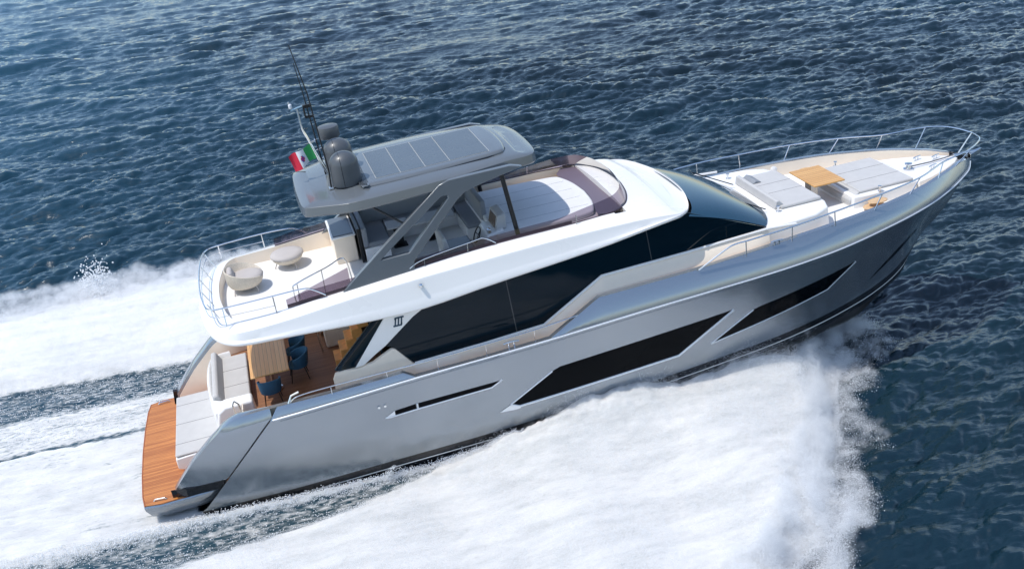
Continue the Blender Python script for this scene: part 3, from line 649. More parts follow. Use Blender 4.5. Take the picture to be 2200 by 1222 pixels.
# antennas, domes and mast on the hardtop
def dome(c, r, h, ped=0.0):
    prof = [(.001, 0), (r * .98, 0), (r, .03)] + [(r * (1 - .04 * t), .03 + (h - r * .85) * t) for t in (.33, .66, 1)] + [(r * .96 * math.cos(a), (h - r * .82) + r * .82 * math.sin(a)) for a in np.linspace(.12, math.pi / 2 - .01, 10)]
    o = MB().lathe(prof, c, 40).build('radar_dome', DOMEP, Y, angle=40)
    s = MB().grid([[(c[0] + w, c[1] + 1.004 * rr * math.cos(a), c[2] + zz) for w in (-.012, .012)] for a, rr, zz in [(math.pi, r, .03), (math.pi, r * .97, h - r * .85)] + [(math.pi - b, r * .96, 0) for b in ()]])
    arc = [(-(r * 1.002), .03), (-(r * .965), h - r * .80)] + [(-r * .965 * math.cos(a), (h - r * .80) + r * .825 * math.sin(a)) for a in np.linspace(.1, math.pi - .1, 18)] + [((r * .965), h - r * .80), ((r * 1.002), .03)]
    MB().tube([(c[0] - .10, c[1] + y * .97, c[2] + z * .985) for y, z in arc], .005, 5).build('dome_seam', BLACK, o)
    MB().lathe([(.001, -.02), (r * .9, -.02), (r * .95, .0)], c, 28).build('dome_foot', BLACK, o)
    return o
dome((6.93, -.80, 7.04), .385, .84); dome((6.93, .34, 7.07), .385, .84)
rd = MB().lathe([(.001, 0), (.26, 0), (.285, .03), (.285, .25), (.265, .31), (.2, .33), (.001, .335)], (6.86, 1.22, 7.72), 36).build('radar_drum', DOMEP, Y, angle=40)
MB().tube([(6.9, 1.22, 7.0), (6.88, 1.22, 7.74)], .07, 10).build('radar_pedestal', DOMEP, rd)
mast = MB().tube(smooth_path([(6.56, .3, 7.02), (6.44, .3, 7.34), (6.26, .3, 8.02), (6.16, .3, 8.36), (6.14, .3, 8.88)], 5), .028, 8).build('mast', CHROME, Y)
mb = MB(); mb.tube([(6.60, .1, 7.02), (6.3, .28, 7.9)], .018, 6); mb.tube([(6.60, .5, 7.02), (6.3, .32, 7.9)], .018, 6)
for z in (7.45, 7.7, 7.95): mb.tube([(6.41 - (z - 7.45) * .27, .3, z), (6.62 - (z - 7.45) * .27, .3, z + .05)], .014, 6); mb.tube([(6.55 - (z - 7.45) * .27, .22, z), (6.55 - (z - 7.45) * .27, .40, z + .03)], .016, 6)
mb.build('mast_bracket', CHROME, mast)
mb = MB(); mb.tube([(5.98, .3, 8.86), (6.16, .3, 8.90), (6.30, .3, 8.92)], .02, 8); mb.build('mast_crosspiece', mat('pale_steel', (.45, .62, .68), .25, .6), mast)
MB().lathe([(.001, 0), (.04, 0), (.045, .03), (.045, .09), (.02, .12), (.001, .12)], (5.99, .3, 8.92), 14).build('nav_light', FWHITE, mast)
MB().lathe([(.001, 0), (.02, 0), (.02, .05), (.001, .06)], (5.97, .3, 9.04), 10).build('nav_light', CHROME, mast)
mb = MB(); mb.bx(6.29, 6.33, .22, .38, 8.62, 8.94); mb.bx(6.29, 6.52, .24, .36, 8.86, 8.95); mb.bx(6.3, 6.5, .24, .36, 8.60, 8.66); mb.build('searchlight', DARKM, mast, bevel=.01)
MB().tube([(6.50, -.9, 7.02), (6.53, -.9, 7.5), (6.42, -.9, 9.5), (6.24, -.9, 10.72)], [.022, .02, .016, .010], 6).build('whip_antenna', DARKM, Y)
MB().tube([(6.50, .3, 7.02), (6.45, .3, 7.9), (6.38, .3, 9.2), (6.31, .3, 10.02)], [.02, .018, .014, .009], 6).build('whip_antenna', DARKM, Y)
mb = MB(); mb.bx(6.44, 6.56, -.96, -.84, 7.0, 7.06); mb.build('antenna_foot', CHROME, Y, bevel=.01)

# flag streaming aft of the mast
flag = thing('flag', 'small green white and red flag with an emblem streaming from the mast', 'flag', (6.36, .3, 7.5))
nx, nz = 24, 10; rows = []
for i in range(nx + 1):
    u = i / nx; r = []
    for j in range(nz + 1):
        w = j / nz
        x = -.10 * w - .60 * u; z = .42 * w - .20 * u - .06 * u * u + .02 * math.sin(6 * u + 3 * w)
        y = .07 * math.sin(7.5 * u + 1.5 * w) * (.3 + u)
        r.append((x, y, z))
    rows.append(r)
mb = MB()
for a, b, k in ((0, 8, 0), (8, 16, 1), (16, 24, 2)): mb.grid(rows[a:b + 1], k)
mb.build('cloth', [GREEN, FWHITE, RED], flag)
mb = MB(); 
for i in range(10, 14):
    for j in range(3, 7):
        off = Vector((0, -.006, 0)); k = 0 if (i + j) % 2 == 0 else 1
        if (i in (10, 13)) and (j in (3, 6)): continue
        mb.add([Vector(rows[i][j]) + off, Vector(rows[i + 1][j]) + off, Vector(rows[i + 1][j + 1]) + off, Vector(rows[i][j + 1]) + off], [(0, 1, 2, 3)], k)
mb.build('flag_emblem', [RED, FBLUE], flag)

# ------------------------------------------------------------------ windshield and foredeck
mb = MB(); rows = []
for t in np.linspace(-1, 1, 25):
    yt = 2.55 * t; yb = 2.22 * t
    xt = 15.93 - .10 * abs(t) ** 2 - .42 * abs(t) ** 5; xb = 18.34 - .13 * t * t - .42 * abs(t) ** 4
    zt = 4.78 - .10 * t * t; zb = 3.70
    rows.append([(xt + (xb - xt) * s, yt + (yb - yt) * s, zt + (zb - zt) * s + .13 * math.sin(math.pi * s) * (1 - .5 * t * t)) for s in np.linspace(0, 1, 10)])
mb.grid(rows); wsd = mb.build('windshield', mat('windshield_glass', (.008, .045, .08), .03, 0, 0, spec=.6), Y, angle=60)
# dark cowl gap in front of the windshield
rows = [[(18.34 - .13 * t * t - .42 * abs(t) ** 4 + o, 2.22 * t * (1 - .02 * k), z) for k, (o, z) in enumerate(((-.06, 3.70), (.02, 3.62), (.17, 3.655)))] for t in np.linspace(-.97, .97, 25)]
MB().grid(rows).build('cowl_gap', mat('cowl', (.12, .115, .11), .6), Y)
for (x0, y0, x1, y1) in ((18.3, -1.3, 16.9, -.7), (18.42, .95, 17.1, 1.5)):
    f = (x1 - x0); z1 = 3.74 + .40 * abs(f) 
    wp = MB().tube([(x0, y0, 3.76), (x1 + .2, y1, z1 - .02)], .016, 6).build('wiper', DARKM, wsd)
    MB().tube([(x1 + .1, y1 - .5, z1 + .02), (x1 + .3, y1 + .35, z1 - .06)], .014, 6).build('wiper_blade', DARKM, wp)
# coachroof with the forward-facing bench, and the forward sunpad island
def plan_block(name, pts, z0, z1, m, bevel, inset_top=.06, side=None):
    mb = MB(); n = len(pts); cx = sum(p[0] for p in pts) / n; 
    topp = [(cx + (x - cx) * .985, y * (1 - inset_top), z1) for x, y in pts]
    mb.add([(x, y, z0) for x, y in pts] + topp, [tuple(range(n))[::-1], tuple(range(n, 2 * n))] + [(i, (i + 1) % n, n + (i + 1) % n, n + i) for i in range(n)], [0, 0] + [1 if side else 0] * n)
    return mb.build(name, [m, side] if side else m, Y, bevel=bevel, seg=3)
cr = [(17.3, -2.40), (18.6, -2.35), (19.4, -2.25), (19.95, -1.95), (20.12, -1.5), (20.15, 0), (20.12, 1.5), (19.95, 1.95), (19.4, 2.25), (18.6, 2.35), (17.3, 2.40)]
plan_block('coachroof', cr, 2.9, 3.655, WHITE, .05, .04)
mb = MB(); mb.bx(18.62, 20.06, -1.38, 1.38, 3.655, 3.68); 
bench = thing('bench_cushion', 'light grey bench cushion with raised backrest in front of the windshield', 'cushion', (18.6, 0, 3.662))
MB().bx(.16, 1.44, -1.35, 1.35, 0, .10).build('seat', CUSH, bench, bevel=.04)
b1 = MB().prism([(0, -1.28, 0), (.05, -1.28, .24), (.15, -1.28, .25), (.30, -1.28, .08), (.30, -1.28, 0)], (0, 2.5, 0)).build('backrest', CUSH, bench, bevel=.025)
for yy in (-.3, .4): MB().bx(.3, 1.42, yy - .006, yy + .006, .098, .103).build('seam', SEAM, bench)
mb = MB(); mb.prism([(.30, .62, .10), (.42, .62, .19), (.60, .62, .11)], (0, .66, 0)); mb.build('headrest', CUSHD, bench, bevel=.02)
isl = [(21.12, -1.28), (21.6, -1.34), (22.6, -1.3), (23.3, -1.2), (23.4, -1.0), (23.42, 0), (23.4, 1.0), (23.3, 1.2), (22.6, 1.3), (21.6, 1.34), (21.12, 1.28)]
plan_block('sunpad_island', isl, 3.05, 3.44, WHITE, .04, .02)
pad = thing('sunpad_mattress', 'light grey sunpad mattress on the foredeck ahead of the square teak table', 'sunpad', (21.1, 0, 3.445))
MB().prism([(.32, -1.12, 0), (2.12, -1.12, 0), (2.12, 1.12, 0), (.32, 1.12, 0)], (0, 0, .08)).build('mattress', CUSH, pad, bevel=.03)
MB().prism([(-.02, -1.15, -.28), (-.02, -1.15, -.12), (.30, -1.15, .08), (.30, -1.15, -.02), (.05, -1.15, -.25)], (0, 2.3, 0)).build('bolster', CUSH, pad, bevel=.03)
mb = MB()
for yy in (-.4, .4): MB().bx(.34, 2.1, yy - .005, yy + .005, .078, .083).build('seam', SEAM, pad)
# nose deck: raised platform with ground tackle
nd = [(23.40, -1.15), (23.9, -1.02), (24.6, -.72), (25.2, -.38), (25.5, -.1), (25.5, .1), (25.2, .38), (24.6, .72), (23.9, 1.02), (23.4, 1.15)]
plan_block('nose_deck', nd, 3.05, 3.36, WHITE, .03, .03)
wl = MB().lathe([(.001, 0), (.15, 0), (.15, .04), (.08, .06), (.06, .15), (.11, .17), (.11, .2), (.001, .22)], (23.75, -.1, 3.36), 24).build('windlass', CHROME, Y, angle=40)
MB().tube([(23.8, -.1, 3.44), (24.5, -.08, 3.42), (25.1, -.02, 3.42), (25.6, 0, 3.45)], .022, 6).build('anchor_chain', mat('chain', (.22, .22, .22), .4, .9, bump=1.0, bscale=60), wl)
mb = MB(); mb.tube([(25.4, 0, 3.42), (26.0, 0, 3.40), (26.3, 0, 3.38)], .05, 8); mb.prism([(25.95, -.10, 3.36), (26.38, -.03, 3.46), (26.38, .03, 3.46), (25.95, .10, 3.36)], (0, 0, -.16)); mb.build('anchor', CHROME, Y, bevel=.01)
def cleat(x, y, z, rz=0, s=1.0):
    mb = MB(); M = Matrix.Translation((x, y, z)) @ Matrix.Rotation(rz, 4, 'Z') @ Matrix.Scale(s, 4)
    mb.tube([(-.17, 0, .10), (-.08, 0, .115), (.08, 0, .115), (.17, 0, .10)], .018, 8); mb.tube([(-.06, 0, 0), (-.06, 0, .11)], .02, 8); mb.tube([(.06, 0, 0), (.06, 0, .11)], .02, 8)
    return mb.xf(M).build('mooring_cleat', CHROME, Y)
for x, y, z in ((24.4, .42, 3.36), (24.35, -.45, 3.36), (24.9, .2, 3.36)): cleat(x, y, z, .3)
for sg in (-1, 1): cleat(17.75, sg * 2.93, 3.42, 0, 1.1); cleat(10.05, sg * 2.96, 2.44, 0, 1.25)
for x, y, z in ((18.63, 1.75, 3.655), (18.62, -1.42, 3.655), (22.05, 1.22, 3.44), (22.0, -1.26, 3.44)):
    MB().lathe([(.001, 0), (.06, 0), (.06, .02), (.03, .03), (.03, .13), (.055, .14), (.055, .17), (.001, .18)], (x, y, z), 16).build('bollard', CHROME, Y, angle=40)
for x, sg in ((20.6, 1),):
    MB().lathe([(.001, 0), (.12, 0), (.14, .03), (.10, .07), (.001, .08)], seg=20).xf(Matrix.Translation((x, sg * 2.50, 3.28)) @ Matrix.Rotation(sg * math.pi / 2, 4, 'X')).build('deck_speaker', WHITE, Y, angle=40)
# oval teak treads beside the sunpad
for z, sx in ((3.30, .30), (3.16, .34)):
    MB().lathe([(.001, 0), (sx, 0), (sx, .03), (.001, .03)], (21.72 - (3.3 - z) * .8, -1.58, z), 28, sx=1, sy=.62).build('oval_tread', TANW, Y, angle=40, bevel=.008)
MB().lathe([(.001, 0), (.24, 0), (.24, .03), (.001, .03)], (21.2, 1.45, 3.42), 24).build('round_tread', TANW, Y, angle=40)
# bow rail
tops = [(23.9, 1.53, 3.99), (22.72, 2.13, 3.97), (21.22, 2.55, 3.96), (19.56, 2.84, 3.92), (18.17, 3.02, 3.88), (16.79, 3.03, 3.80)]
bases = [(23.73, 1.57, 3.53), (22.39, 2.14, 3.53), (21.0, 2.53, 3.51), (19.59, 2.82, 3.48), (18.17, 2.99, 3.43), (16.79, 3.02, 3.33)]
cur = smooth_path([(15.4, -2.99, 3.28), (16.2, -3.02, 3.70), (16.5, -3.03, 3.79), (16.9, -3.04, 3.81)] + [(a, -b, c) for a, b, c in tops[::-1][1:]] + [(24.8, -1.31, 4.04), (25.4, -1.02, 4.08), (25.82, -.62, 4.06), (26.03, 0, 4.02)], 6)
half_r = cur; cur = half_r + [Vector((p.x, -p.y, p.z)) for p in half_r[::-1][1:]]
posts = []
for (a, b) in zip(bases, tops):
    for sg in (-1, 1): posts.append(((a[0], sg * a[1], a[2]), (b[0], sg * b[1], b[2])))
for sg in (-1, 1): posts.append(((24.75, sg * .98, 3.50), (25.2, sg * 1.14, 4.06)))
o = rail('bow_rail', cur, posts, .022)
MB().tube([(25.55, 0, 3.42), (25.85, 0, 3.8), (26.03, 0, 4.02)], .02, 8).build('rail_brace', CHROME, o)
# low rail along the side decks
for sg in (-1, 1):
    P = smooth_path([(4.25, sg * 2.86, 2.42), (4.45, sg * 2.88, 2.55), (5.17, sg * 2.9, 2.60), (6.74, sg * 2.93, 2.63), (8.04, sg * 2.95, 2.65), (9.35, sg * 2.96, 2.70), (10.68, sg * 2.96, 2.75), (11.95, sg * 2.97, 2.86)], 4)
    rail('side_rail', P, [((x, sg * 2.95, zc(x) - .02), (x, sg * 2.95, z)) for x, z in ((5.3, 2.6), (6.74, 2.63), (8.06, 2.65), (9.37, 2.70), (10.7, 2.75))], .016)
MB().tube([(4.2, -2.86, 2.4), (4.3, -2.83, 2.58), (4.5, -2.8, 2.62)], .03, 8).build('rail_end', CHROME, Y)
mb = MB(); mb.lathe([(.001, 0), (.05, 0), (.05, .06), (.001, .08)], seg=14); mb.xf(Matrix.Translation((8.05, -2.66, 4.62)) @ Matrix.Rotation(math.pi / 2.4, 4, 'X')).build('courtesy_light', CHROME, Y)

# ------------------------------------------------------------------ loose furniture
t = thing('dining_table', 'long varnished teak dining table on the aft cockpit deck', 'table', (3.84, .32, 1.512))
MB().bx(-.52, .52, -1.08, 1.12, .70, .745).build('table_top', TEAKT, t, bevel=.012)
for yy in (-.6, .6): MB().lathe([(.001, 0), (.25, 0), (.25, .02), (.06, .05), (.05, .70)], (0, yy, 0), 20).build('table_leg', CHROME, t, angle=40)
def make_chair(label, x, y, rz):
    c = thing('dining_chair', label, 'chair', (x, y, 1.512), rz, 'blue dining chairs in the cockpit')
    # front of the chair is +x
    rows = []
    for a in np.linspace(math.radians(62), math.radians(298), 20):
        k = (1 + math.cos(a - math.pi)) / 2; top = .62 + .22 * k ** .8
        ca, sa = math.cos(a), math.sin(a)
        rows.append([(.27 * ca - .02, .28 * sa, .40), (.30 * ca - .03, .30 * sa, .55), (.33 * ca - .05, .32 * sa, top), (.30 * ca - .04, .29 * sa, top), (.26 * ca - .02, .26 * sa, .55), (.24 * ca - .02, .25 * sa, .42)])
    MB().grid(rows).build('shell_back', BLUEF, c, angle=60)
    MB().lathe([(.001, .40), (.26, .40), (.28, .43), (.26, .48), (.001, .49)], (0, 0, 0), 24).build('seat', BLUEF, c, angle=50)
    for sx in (-1, 1):
        for sy in (-1, 1): MB().tube([(sx * .17, sy * .18, .41), (sx * .25, sy * .24, 0)], [.018, .011], 8).build('leg', DARKM, c)
    return c
ch = make_chair('blue shell dining chair at the near short end of the teak table', 3.78, -1.02, math.radians(90))
for lab, x, y, rz in (('blue shell dining chair on the long side of teak table, nearer of two', 4.58, .02, math.pi), ('blue shell dining chair on the long side of teak table, half hidden by overhang', 4.58, .86, math.pi)):
    d = copy_tree(ch, lab); d.matrix_world = BOAT @ Matrix.Translation((x, y, 1.512)) @ Matrix.Rotation(rz, 4, 'Z')
# woven armchair
a = thing('woven_armchair', 'round beige woven armchair with cushion on the aft flybridge deck', 'armchair', (3.80, .42, 4.305), math.radians(0))
rows = []
for an in np.linspace(0, 2 * math.pi, 48, endpoint=False):
    k = (1 + math.cos(an - math.radians(165))) / 2; tp = .38 + .30 * k ** .7
    ca, sa = math.cos(an), math.sin(an)
    rows.append([(.26 * ca, .26 * sa, .13), (.42 * ca, .42 * sa, .17), (.485 * ca, .485 * sa, .29), (.50 * ca, .50 * sa, tp), (.48 * ca, .48 * sa, tp + .012), (.455 * ca, .455 * sa, tp - .01), (.40 * ca, .40 * sa, .30), (.30 * ca, .30 * sa, .26), (.001, .001, .26)])
MB().grid(rows, cv=True).build('woven_shell', WICKER, a, angle=60)
MB().lathe([(.001, .26), (.38, .26), (.44, .32), (.46, .39), (.42, .44), (.3, .46), (.001, .46)], (.05, 0, 0), 36).build('seat_cushion', BEIGE, a, angle=60)
MB().prism([(-.40, -.26, .42), (-.44, -.22, .64), (-.30, -.22, .66), (-.22, -.26, .45)], (0, .5, 0)).build('back_cushion', BEIGE, a, bevel=.05, seg=3)
for an in (40, 130, 220, 310):
    an = math.radians(an); MB().tube([(.38 * math.cos(an), .38 * math.sin(an), .2), (.46 * math.cos(an), .46 * math.sin(an), 0)], .016, 6).build('leg', BEIGE, a)
p = thing('round_pouf', 'round beige cushioned pouf beside the woven armchair on the flybridge', 'pouf', (5.02, 1.38, 4.305))
MB().lathe([(.001, .30), (.42, .30), (.465, .335), (.47, .37), (.44, .41), (.3, .425), (.001, .43)], (0, 0, 0), 44).build('cushion', BEIGE, p, angle=60)
MB().lathe([(.20, .13), (.33, .16), (.41, .24), (.43, .30)], (0, 0, 0), 40).build('woven_base', WICKER, p, angle=60)
for an in (60, 180, 300):
    an = math.radians(an); MB().tube([(.30 * math.cos(an), .30 * math.sin(an), .18), (.40 * math.cos(an), .40 * math.sin(an), 0)], .015, 6).build('leg', BEIGE, p)
# foredeck table
t = thing('foredeck_table', 'square varnished teak table on a dark pedestal between foredeck bench and sunpad', 'table', (20.68, 0, 3.09))
MB().bx(-.50, .50, -.74, .74, .70, .745).build('table_top', TEAKF, t, bevel=.012)
MB().bx(-.36, -.12, -.28, .06, .01, .70).build('pedestal', mat('mirror_pedestal', (.35, .33, .31), .12, .9), t, bevel=.01)
MB().bx(-.45, -.05, -.38, .16, 0, .015).build('foot', CHROME, t)

# ------------------------------------------------------------------ the sea
def ss(a, b, x):
    t = np.clip((x - a) / (b - a), 0, 1); return t * t * (3 - 2 * t)
LAT = np.random.default_rng(5).random((256, 256)).astype(np.float32)
def vn(x, y):
    xi = np.floor(x).astype(int); yi = np.floor(y).astype(int); fx = x - xi; fy = y - yi
    fx = fx * fx * (3 - 2 * fx); fy = fy * fy * (3 - 2 * fy)
    a = LAT[xi & 255, yi & 255]; b = LAT[(xi + 1) & 255, yi & 255]; c = LAT[xi & 255, (yi + 1) & 255]; d = LAT[(xi + 1) & 255, (yi + 1) & 255]
    return (a * (1 - fx) + b * fx) * (1 - fy) + (c * (1 - fx) + d * fx) * fy
def fbm(x, y, o=4, g=.5):
    s = 0; a = 1; n = 0
    for k in range(o):
        s = s + a * vn(x * 2 ** k + 17.3 * k, y * 2 ** k + 9.1 * k); n += a; a *= g
    return s / n                     # 0..1 about .5
def wave_tile(L, n, lam, wind, spread, rms, cut, seed):
    g = np.random.default_rng(seed); k1 = 2 * np.pi * np.fft.fftfreq(n, L / n); KX, KY = np.meshgrid(k1, k1, indexing='ij')
    K = np.hypot(KX, KY); K[0, 0] = 1; kp = 2 * np.pi / lam
    c = (KX * math.cos(wind) + KY * math.sin(wind)) / K
    P = np.exp(-1.25 * (kp / K) ** 2) / K ** 3.6 * np.abs(c) ** spread * np.exp(-(K * cut) ** 2); P[0, 0] = 0
    A = (g.normal(size=(n, n)) + 1j * g.normal(size=(n, n))) * np.sqrt(P)
    h = np.fft.ifft2(A); dx = np.fft.ifft2(A * 1j * KX / K); dy = np.fft.ifft2(A * 1j * KY / K)
    s = rms / h.real.std(); return [(q.real * s).astype(np.float32) for q in (h, dx, dy)], L, n
def samp(tile, x, y):
    F, L, n = tile; u = (x / L) % 1 * n; v = (y / L) % 1 * n
    i = np.floor(u).astype(int); j = np.floor(v).astype(int); fu = u - i; fv = v - j; i %= n; j %= n; i2 = (i + 1) % n; j2 = (j + 1) % n
    return [f[i, j] * (1 - fu) * (1 - fv) + f[i2, j] * fu * (1 - fv) + f[i, j2] * (1 - fu) * fv + f[i2, j2] * fu * fv for f in F]
WIND = math.radians(97)
T1 = wave_tile(88.0, 768, 3.9, WIND, 5.0, .070, .09, 3)
T2 = wave_tile(29.0, 640, 1.0, WIND + .2, 4.0, .034, .035, 4)

T3 = wave_tile(140.0, 256, 11.0, WIND - .35, 3.0, .075, .5, 9)

# edges of the wash, read along the boat's track (x forward, y to port, metres from the stern)
near_in = lambda x: np.interp(x, [-30, -6, .4, 2.9, 4.6, 7.5, 9.5, 11.2, 13], [-5.2, -4.6, -4.4, -4.1, -3.7, -2.9, -2.45, -2.2, -2.0])
def outer(x): return np.interp(x, [-40, 0, 6, 10, 14.7, 16.1, 17.8, 18.8, 20.6, 21.6, 22.2], [21, 17, 15.5, 14, 10.1, 8.5, 5.9, 4.1, 1.6, .4, -.3])
def far_outer(x): return np.interp(x, [-40, -6, 0, 6, 10, 14.7, 17.8, 20.6, 22], [14.6, 13.8, 14.4, 14.6, 13.0, 10.0, 5.9, 1.6, -.3])
def half_hull(x): return np.interp(x, [-.1, 0, 1.4, 6, 10, 13, 16, 18.4, 20.5, 22], [0, 2.55, 2.62, 2.75, 2.7, 2.4, 1.8, 1.1, .4, 0], left=0, right=0)
def fields(x, y):
    """foam cover 0..1 and the height of the disturbed water"""
    n1 = fbm(x * .55 + 3, y * .55, 4) - .5; n2 = fbm(x * 1.7, y * 1.7 + 8, 4) - .5; n3 = fbm(x * .8, y * 3.0, 3) - .5
    foam = np.zeros_like(x); h = np.zeros_like(x); calm = np.ones_like(x)
    # starboard (near) sheet of thrown water
    e_in = near_in(x) + .35 * n2; e_out = -outer(x) + 1.9 * n1 + 1.1 * n2
    m = ss(0, .35, e_in - y) * ss(0, .9, y - e_out) * ss(22.3, 21.6, x)
    foam = np.maximum(foam, m)
    d_hull = np.clip(-y - half_hull(x), 0, 99)
    crest = np.interp(x, [-12, 0, 5, 9, 12, 15, 18, 20.5, 21.6, 22.2], [.12, .18, .30, .55, 1.1, 1.35, 1.3, 1.05, .5, 0])
    body = (.40 + .60 * np.exp(-(d_hull / 2.2) ** 2)) * ss(0, .9, e_in - y) * ss(0, 2.2, y - e_out)
    lump = 1 + .8 * (fbm(x * .40 + 3, y * .40, 1) - .5)
    h = np.maximum(h, (crest * body * lump + .30 * crest * (fbm(x * 2.6, y * 2.6, 4, .6) - .5) * np.exp(-(d_hull / 1.0) ** 2) * ss(0, .9, e_in - y)) * ss(22.3, 21.3, x))
    # port (far) sheet
    f_in = -near_in(x) + 1.75 + .35 * n2; f_out = far_outer(x) + 1.3 * n1 + .8 * n2
    f_in = np.where(x > 9, np.minimum(f_in, 2.6), f_in)
    m2 = ss(0, .5, y - f_in) * ss(0, .9, f_out - y) * ss(22.3, 21.6, x)
    foam = np.maximum(foam, m2)
    h = np.maximum(h, (.25 + .75 * crest) * .75 * ss(0, 1.2, y - f_in) * ss(0, 2.6, f_out - y) * lump * ss(22.3, 21.3, x))
    # water streaming off the starboard chine, and the broken trough outside it
    g = ss(-24, -1, x)
    line = np.exp(-((y + 2.98 - .10 * n2) / (.10 + .05 * np.clip(3 - x, 0, 6))) ** 2) * ss(10.5, 8.5, x)
    foam = np.maximum(foam, line * .95)
    tr = ss(-4.7, -4.3, y) * ss(-2.85, -3.1, y) * ss(10, 8, x); foam = np.maximum(foam, tr * (.30 + .25 * n3 - .10 * ss(-3.2, -3.9, y)))
    h = h + line * .16 - .10 * tr * ss(0, .5, y + 4.4) * ss(0, .5, -3.0 - y)
    # propeller wash astern
    mw = ss(2.5, 1.9, y + .5 * n2) * ss(-3.15, -2.85, y + .22 * n2) * ss(2.0, 1.2, x)
    foam = np.maximum(foam, mw * (.97 - .25 * ss(.08, .3, n3)))
    h = np.where(mw > 0, np.maximum(h, mw * (.10 + .14 * n1 + .05 * n2 + .05 * n3 + .06 * np.clip(-x, 0, 6) / 2)), h)
    # torn water beside it to port, then the dark trough
    mt = ss(2.35, 2.7, y + .3 * n2) * ss(4.9, 4.2, y + .4 * n2) * ss(5, 2, x); foam = np.maximum(foam, mt * (.68 + .4 * n3))
    md = ss(4.2, 4.6, y) * ss(6.6, 6.0, y) * ss(12, 9, x); foam = np.maximum(foam, md * (.20 + .22 * n3))
    calm = np.where((y > -near_in(x) * -1 - 1) & (y < far_outer(x) + 2) & (x < 21), .35, 1.0)
    inside = (np.abs(y) < half_hull(x) - .12) & (x > 1.3) & (x < 21.5)
    h = np.where(inside, -.55, h); foam = np.where(inside, 0, foam)
    calm = calm * (1 - .88 * np.clip(foam, 0, 1))
    return foam, h, calm
def sea_height(x, y): 
    f, h, c = fields(x, y); a = samp(T1, x, y); b = samp(T2, x, y); return h + c * (a[0] + b[0] + samp(T3, x, y)[0])

CX, CY, CZ = CAM_POS
d = [6.0]
while d[-1] < 3000: d.append(d[-1] + max(.045, .62 * (d[-1] ** 2 + CZ ** 2) / (CZ * 1050)) if d[-1] < 260 else d[-1] * 1.12)
rowsy = np.concatenate([[-400, -150, -60, -30, -10, 0], d]) + CY
NC = 940
u = np.linspace(-1, 1, NC); ext = np.linspace(1, 2.3, 240)[1:]; u = np.concatenate([[-40, -12, -5, -3.2, -2.6], -ext[::-1], u, ext, [2.6, 3.2, 5, 12, 40]])
dist = np.maximum(rowsy - CY, 4.0)
hw = 3.5 + dist * .66
X = CX + dist[:, None] * .235 + u[None, :] * hw[:, None]; Yy = np.repeat(rowsy[:, None], len(u), 1)
X = X.astype(np.float64); Yy = Yy.astype(np.float64)
foam, hh_, calm = fields(X, Yy)
a = samp(T1, X, Yy); b = samp(T2, X, Yy)
fade = ss(320, 120, np.repeat(dist[:, None], len(u), 1)) * ss(2.31, 2.0, np.abs(u))[None, :] * (rowsy > CY + 5)[:, None]
fine = ss(150, 40, np.repeat(dist[:, None], len(u), 1))
gust = .35 + 1.3 * fbm(X * .045 + 2, Yy * .06, 3); calm = calm * gust
s3 = samp(T3, X, Yy); Z = hh_ + calm * fade * (a[0] + s3[0] + b[0] * (.35 + .65 * fine)); ch = .55 * calm * fade
PX = X - ch * (a[1] + b[1] * fine); PY = Yy - ch * (a[2] + b[2] * fine)
nr, nc = X.shape
me = bpy.data.meshes.new('sea'); co = np.stack([PX, PY, Z], -1).reshape(-1, 3).astype(np.float32)
idx = np.arange(nr * nc).reshape(nr, nc); q = np.stack([idx[:-1, :-1], idx[:-1, 1:], idx[1:, 1:], idx[1:, :-1]], -1).reshape(-1, 4)
me.vertices.add(len(co)); me.vertices.foreach_set('co', co.ravel()); me.loops.add(q.size); me.loops.foreach_set('vertex_index', q.ravel().astype(np.int32))
me.polygons.add(len(q)); me.polygons.foreach_set('loop_start', np.arange(0, q.size, 4, dtype=np.int32)); me.update(calc_edges=True)
me.polygons.foreach_set('use_smooth', np.ones(len(q), bool))
at_ = me.attributes.new('foam', 'FLOAT', 'POINT'); at_.data.foreach_set('value', foam.reshape(-1).astype(np.float32))

